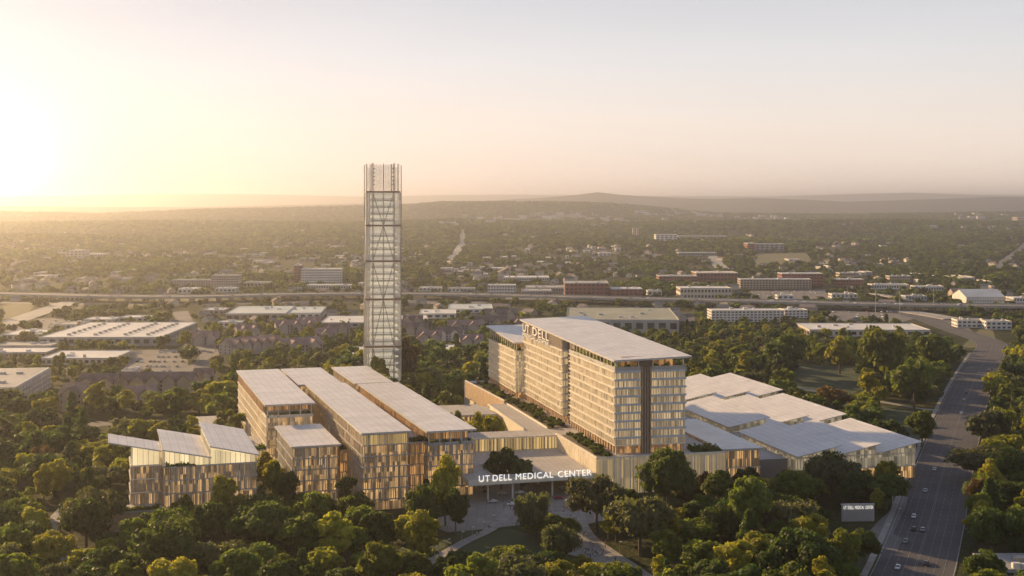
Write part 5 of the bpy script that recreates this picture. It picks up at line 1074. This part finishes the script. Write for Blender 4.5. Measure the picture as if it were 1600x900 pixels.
for (xa, xb, ya, yb, st) in ((212, 290, 551, 586, 7.5), (1180, 1285, 456, 466, 2.6), (1300, 1400, 488, 499, 4), (0, 100, 502, 514, 5), (800, 875, 463.5, 466.5, 2), (258, 284, 505, 536, 6)):
    y_ = ya
    while y_ < yb:
        px = xa+rc_.random()*8
        while px < xb:
            if rc_.random() < .42: add_car(*at(px, y_), 1.57+rc_.gauss(0, .04), rc_.choice(cl), .15)
            px += rc_.uniform(5, 9)
        y_ += st
for i in range(56):
    q = hroad[rc_.randrange(12, len(hroad)-8)]; q2 = hroad[0]; add_car(q.x+rc_.uniform(-15, 15), q.y+rc_.choice((-11, -7, 7, 11)), 0, rc_.choice(cl), hz+.16)
its = [(*pix(c[0], c[1], 1), c[3]+' car') for c in cars]; LM0 = LMN; LMN = LMN+[(250, 570, 'the side street car park'), (1230, 460, 'the striped block car park')]; labs = unique_labels(its); LMN = LM0
for (xx, yy, rz, c, z_), lb in zip(cars, labs):
    bd, gl, wl = CM[c]; o = empty('parked_car' if z_ == .15 else 'car', (xx, yy, z_), rz, lb, 'car', 'cars of the campus and valley'); link(bpy.data.objects.new('body', bd), o)
    if yy < 1400:
        link(bpy.data.objects.new('window_glass', gl), o)
        for sx in (-1.4, 1.4):
            for sy in (-.84, .84): w_ = link(bpy.data.objects.new('wheel', wl), o); w_.location = (sx, sy, .33)
# ------------------------------------------------------------ people
def person_mesh(seed, top, leg, pose):
    J = [((0, 0, .95), .15), ((0, 0, 1.2), .15), ((0, .01, 1.42), .16), ((0, .01, 1.52), .065), ((0, .02, 1.62), .10), ((0, .02, 1.72), .095), ((.11, 0, .88), .10), ((.12, pose*.12, .48), .07), ((.12, pose*.05, .08), .05), ((.12, pose*.05+.14, .04), .04),
         ((-.11, 0, .88), .10), ((-.12, -pose*.12, .48), .07), ((-.12, -pose*.2, .08), .05), ((-.12, -pose*.2+.14, .04), .04), ((.2, 0, 1.42), .06), ((.25, -pose*.1, 1.14), .05), ((.25, pose*.05, .9), .035), ((-.2, 0, 1.42), .06), ((-.25, pose*.1, 1.14), .05), ((-.25, pose*.12, .9), .035)]
    E = [(0, 1), (1, 2), (2, 3), (3, 4), (4, 5), (0, 6), (6, 7), (7, 8), (8, 9), (0, 10), (10, 11), (11, 12), (12, 13), (2, 14), (14, 15), (15, 16), (2, 17), (17, 18), (18, 19)]
    me = bpy.data.meshes.new('p'); me.from_pydata([j[0] for j in J], E, []); o = bpy.data.objects.new('p', me); COL.objects.link(o); md = o.modifiers.new('s', 'SKIN')
    for i, j in enumerate(J): me.skin_vertices[0].data[i].radius = (j[1], j[1])
    me.skin_vertices[0].data[0].use_root = True; o.modifiers.new('u', 'SUBSURF').levels = 1; bpy.context.view_layer.update(); m2 = bpy.data.meshes.new_from_object(o.evaluated_get(bpy.context.evaluated_depsgraph_get())); bpy.data.objects.remove(o)
    m2.materials.clear()
    for q in (leg, top, 'skin'): m2.materials.append(M[q])
    for p in m2.polygons: z_ = p.center.z; p.material_index = 0 if z_ < .9 else 1 if z_ < 1.47 else 2; p.use_smooth = True
    m2.name = 'person'; return m2
PM = [(person_mesh(0, 'cloth_white', 'cloth_dark', 1), 'person in white top'), (person_mesh(1, 'cloth_dark', 'cloth_dark', -1), 'person in dark clothes'), (person_mesh(2, 'cloth_red', 'cloth_blue', .6), 'person in red top'), (person_mesh(3, 'cloth_blue', 'cloth_tan', -.7), 'person in blue top')]
pp = []
rp2 = random.Random(4)
for (x_, y_, sx, sy, n_) in ((893, 818, 8, 7, 12), (905, 842, 10, 6, 8), (925, 866, 18, 9, 22), (960, 882, 14, 8, 12), (940, 850, 10, 5, 6), (745, 836, 5, 2, 3), (764, 825, 3, 2, 3), (704, 862, 4, 2, 3), (684, 870, 2, 1.5, 2), (88, 842, 3, 3, 6), (104, 866, 2, 3, 4), (800, 798, 24, 8, 12), (890, 800, 14, 6, 10), (850, 806, 20, 5, 8), (210, 795, 4, 2, 2)):
    for i in range(n_): pp.append((rp2.gauss(x_, sx*.6), rp2.gauss(y_, sy*.6)))
its = [(p[0], p[1], PM[i % 4][1]) for i, p in enumerate(pp)]; labs = unique_labels(its)
for i, (p, lb) in enumerate(zip(pp, labs)):
    xx, yy = at(*p); o = link(bpy.data.objects.new('person', PM[i % 4][0])); o.location = (xx, yy, .17); o.rotation_euler = (0, 0, rp2.uniform(0, 6.28)); tag(o, lb, 'person', 'people walking in the park')
# ------------------------------------------------------------ lamps and masts
def lamp(name, px, py, h, lab, z=0.1, double=False, grp=None):
    xx, yy = at(px, py, z); o = empty(name, (xx, yy, z), 0, lab, 'lamp', grp); r = .09 if h < 8 else .3
    MB().tube((0, 0, 0), (0, 0, h), r*1.3, r*.7, 8).build('pole', M['steel'], o); b = MB(); b.tube((0, 0, h-.2), (1.6 if h > 8 else .5, 0, h+.1), r*.5, n=5)
    if double: b.tube((0, 0, h-.2), (-1.6, 0, h+.1), r*.5, n=5)
    ar_ = b.build('arm', M['steel'], o); b = MB(); q = 2.2 if h > 8 else .7; b.box(q-.7, q+.3, -.2, .2, h, h+.18)
    if double: b.box(-q-.3, -q+.7, -.2, .2, h, h+.18)
    b.build('lamp_head', M['white_paint'], ar_)
rl = [(679, 874), (700, 862), (722, 850), (738, 842), (755, 834), (770, 823), (950, 845), (968, 866), (905, 808), (1405, 812), (1386, 838)]
for (px, py), lb in zip(rl, unique_labels([(a, b_, 'slim park lamp post') for a, b_ in rl])): lamp('street_lamp', px, py, 5, lb, .12, grp='park lamps')
rl = [(1368, 492, 34), (1406, 494, 32), (1459, 487, 32), (1575, 486, 26), (594, 462, 20), (182, 466, 24), (198, 466, 24), (412, 462, 20), (466, 461, 20), (1324, 470, 22), (1530, 740, 12), (1395, 800, 9), (1100, 470, 20), (850, 468, 20), (700, 464, 18), (310, 566, 13), (336, 548, 12), (265, 596, 12), (105, 600, 12)]
for (px, py, h), lb in zip(rl, unique_labels([(a, b_, 'tall steel light mast') for a, b_, _ in rl])): lamp('light_mast', px, py, h, lb, .1, True, grp='highway light masts')

# ------------------------------------------------------------ haze
hb = MB(); hb.box(-33000, 33000, -900, 34500, -12, 330); hm = bpy.data.materials.new('haze'); hm.use_nodes = True; n = hm.node_tree.nodes; n.clear(); o_ = n.new('ShaderNodeOutputMaterial'); v = n.new('ShaderNodeVolumePrincipled')
v.inputs['Color'].default_value = (.91, .89, .915, 1); v.inputs['Density'].default_value = HAZE; v.inputs['Anisotropy'].default_value = .80; hm.node_tree.links.new(v.outputs[0], o_.inputs['Volume'])
tag(hb.build('haze', hm), 'warm evening haze filling the valley', None, None, 'stuff')
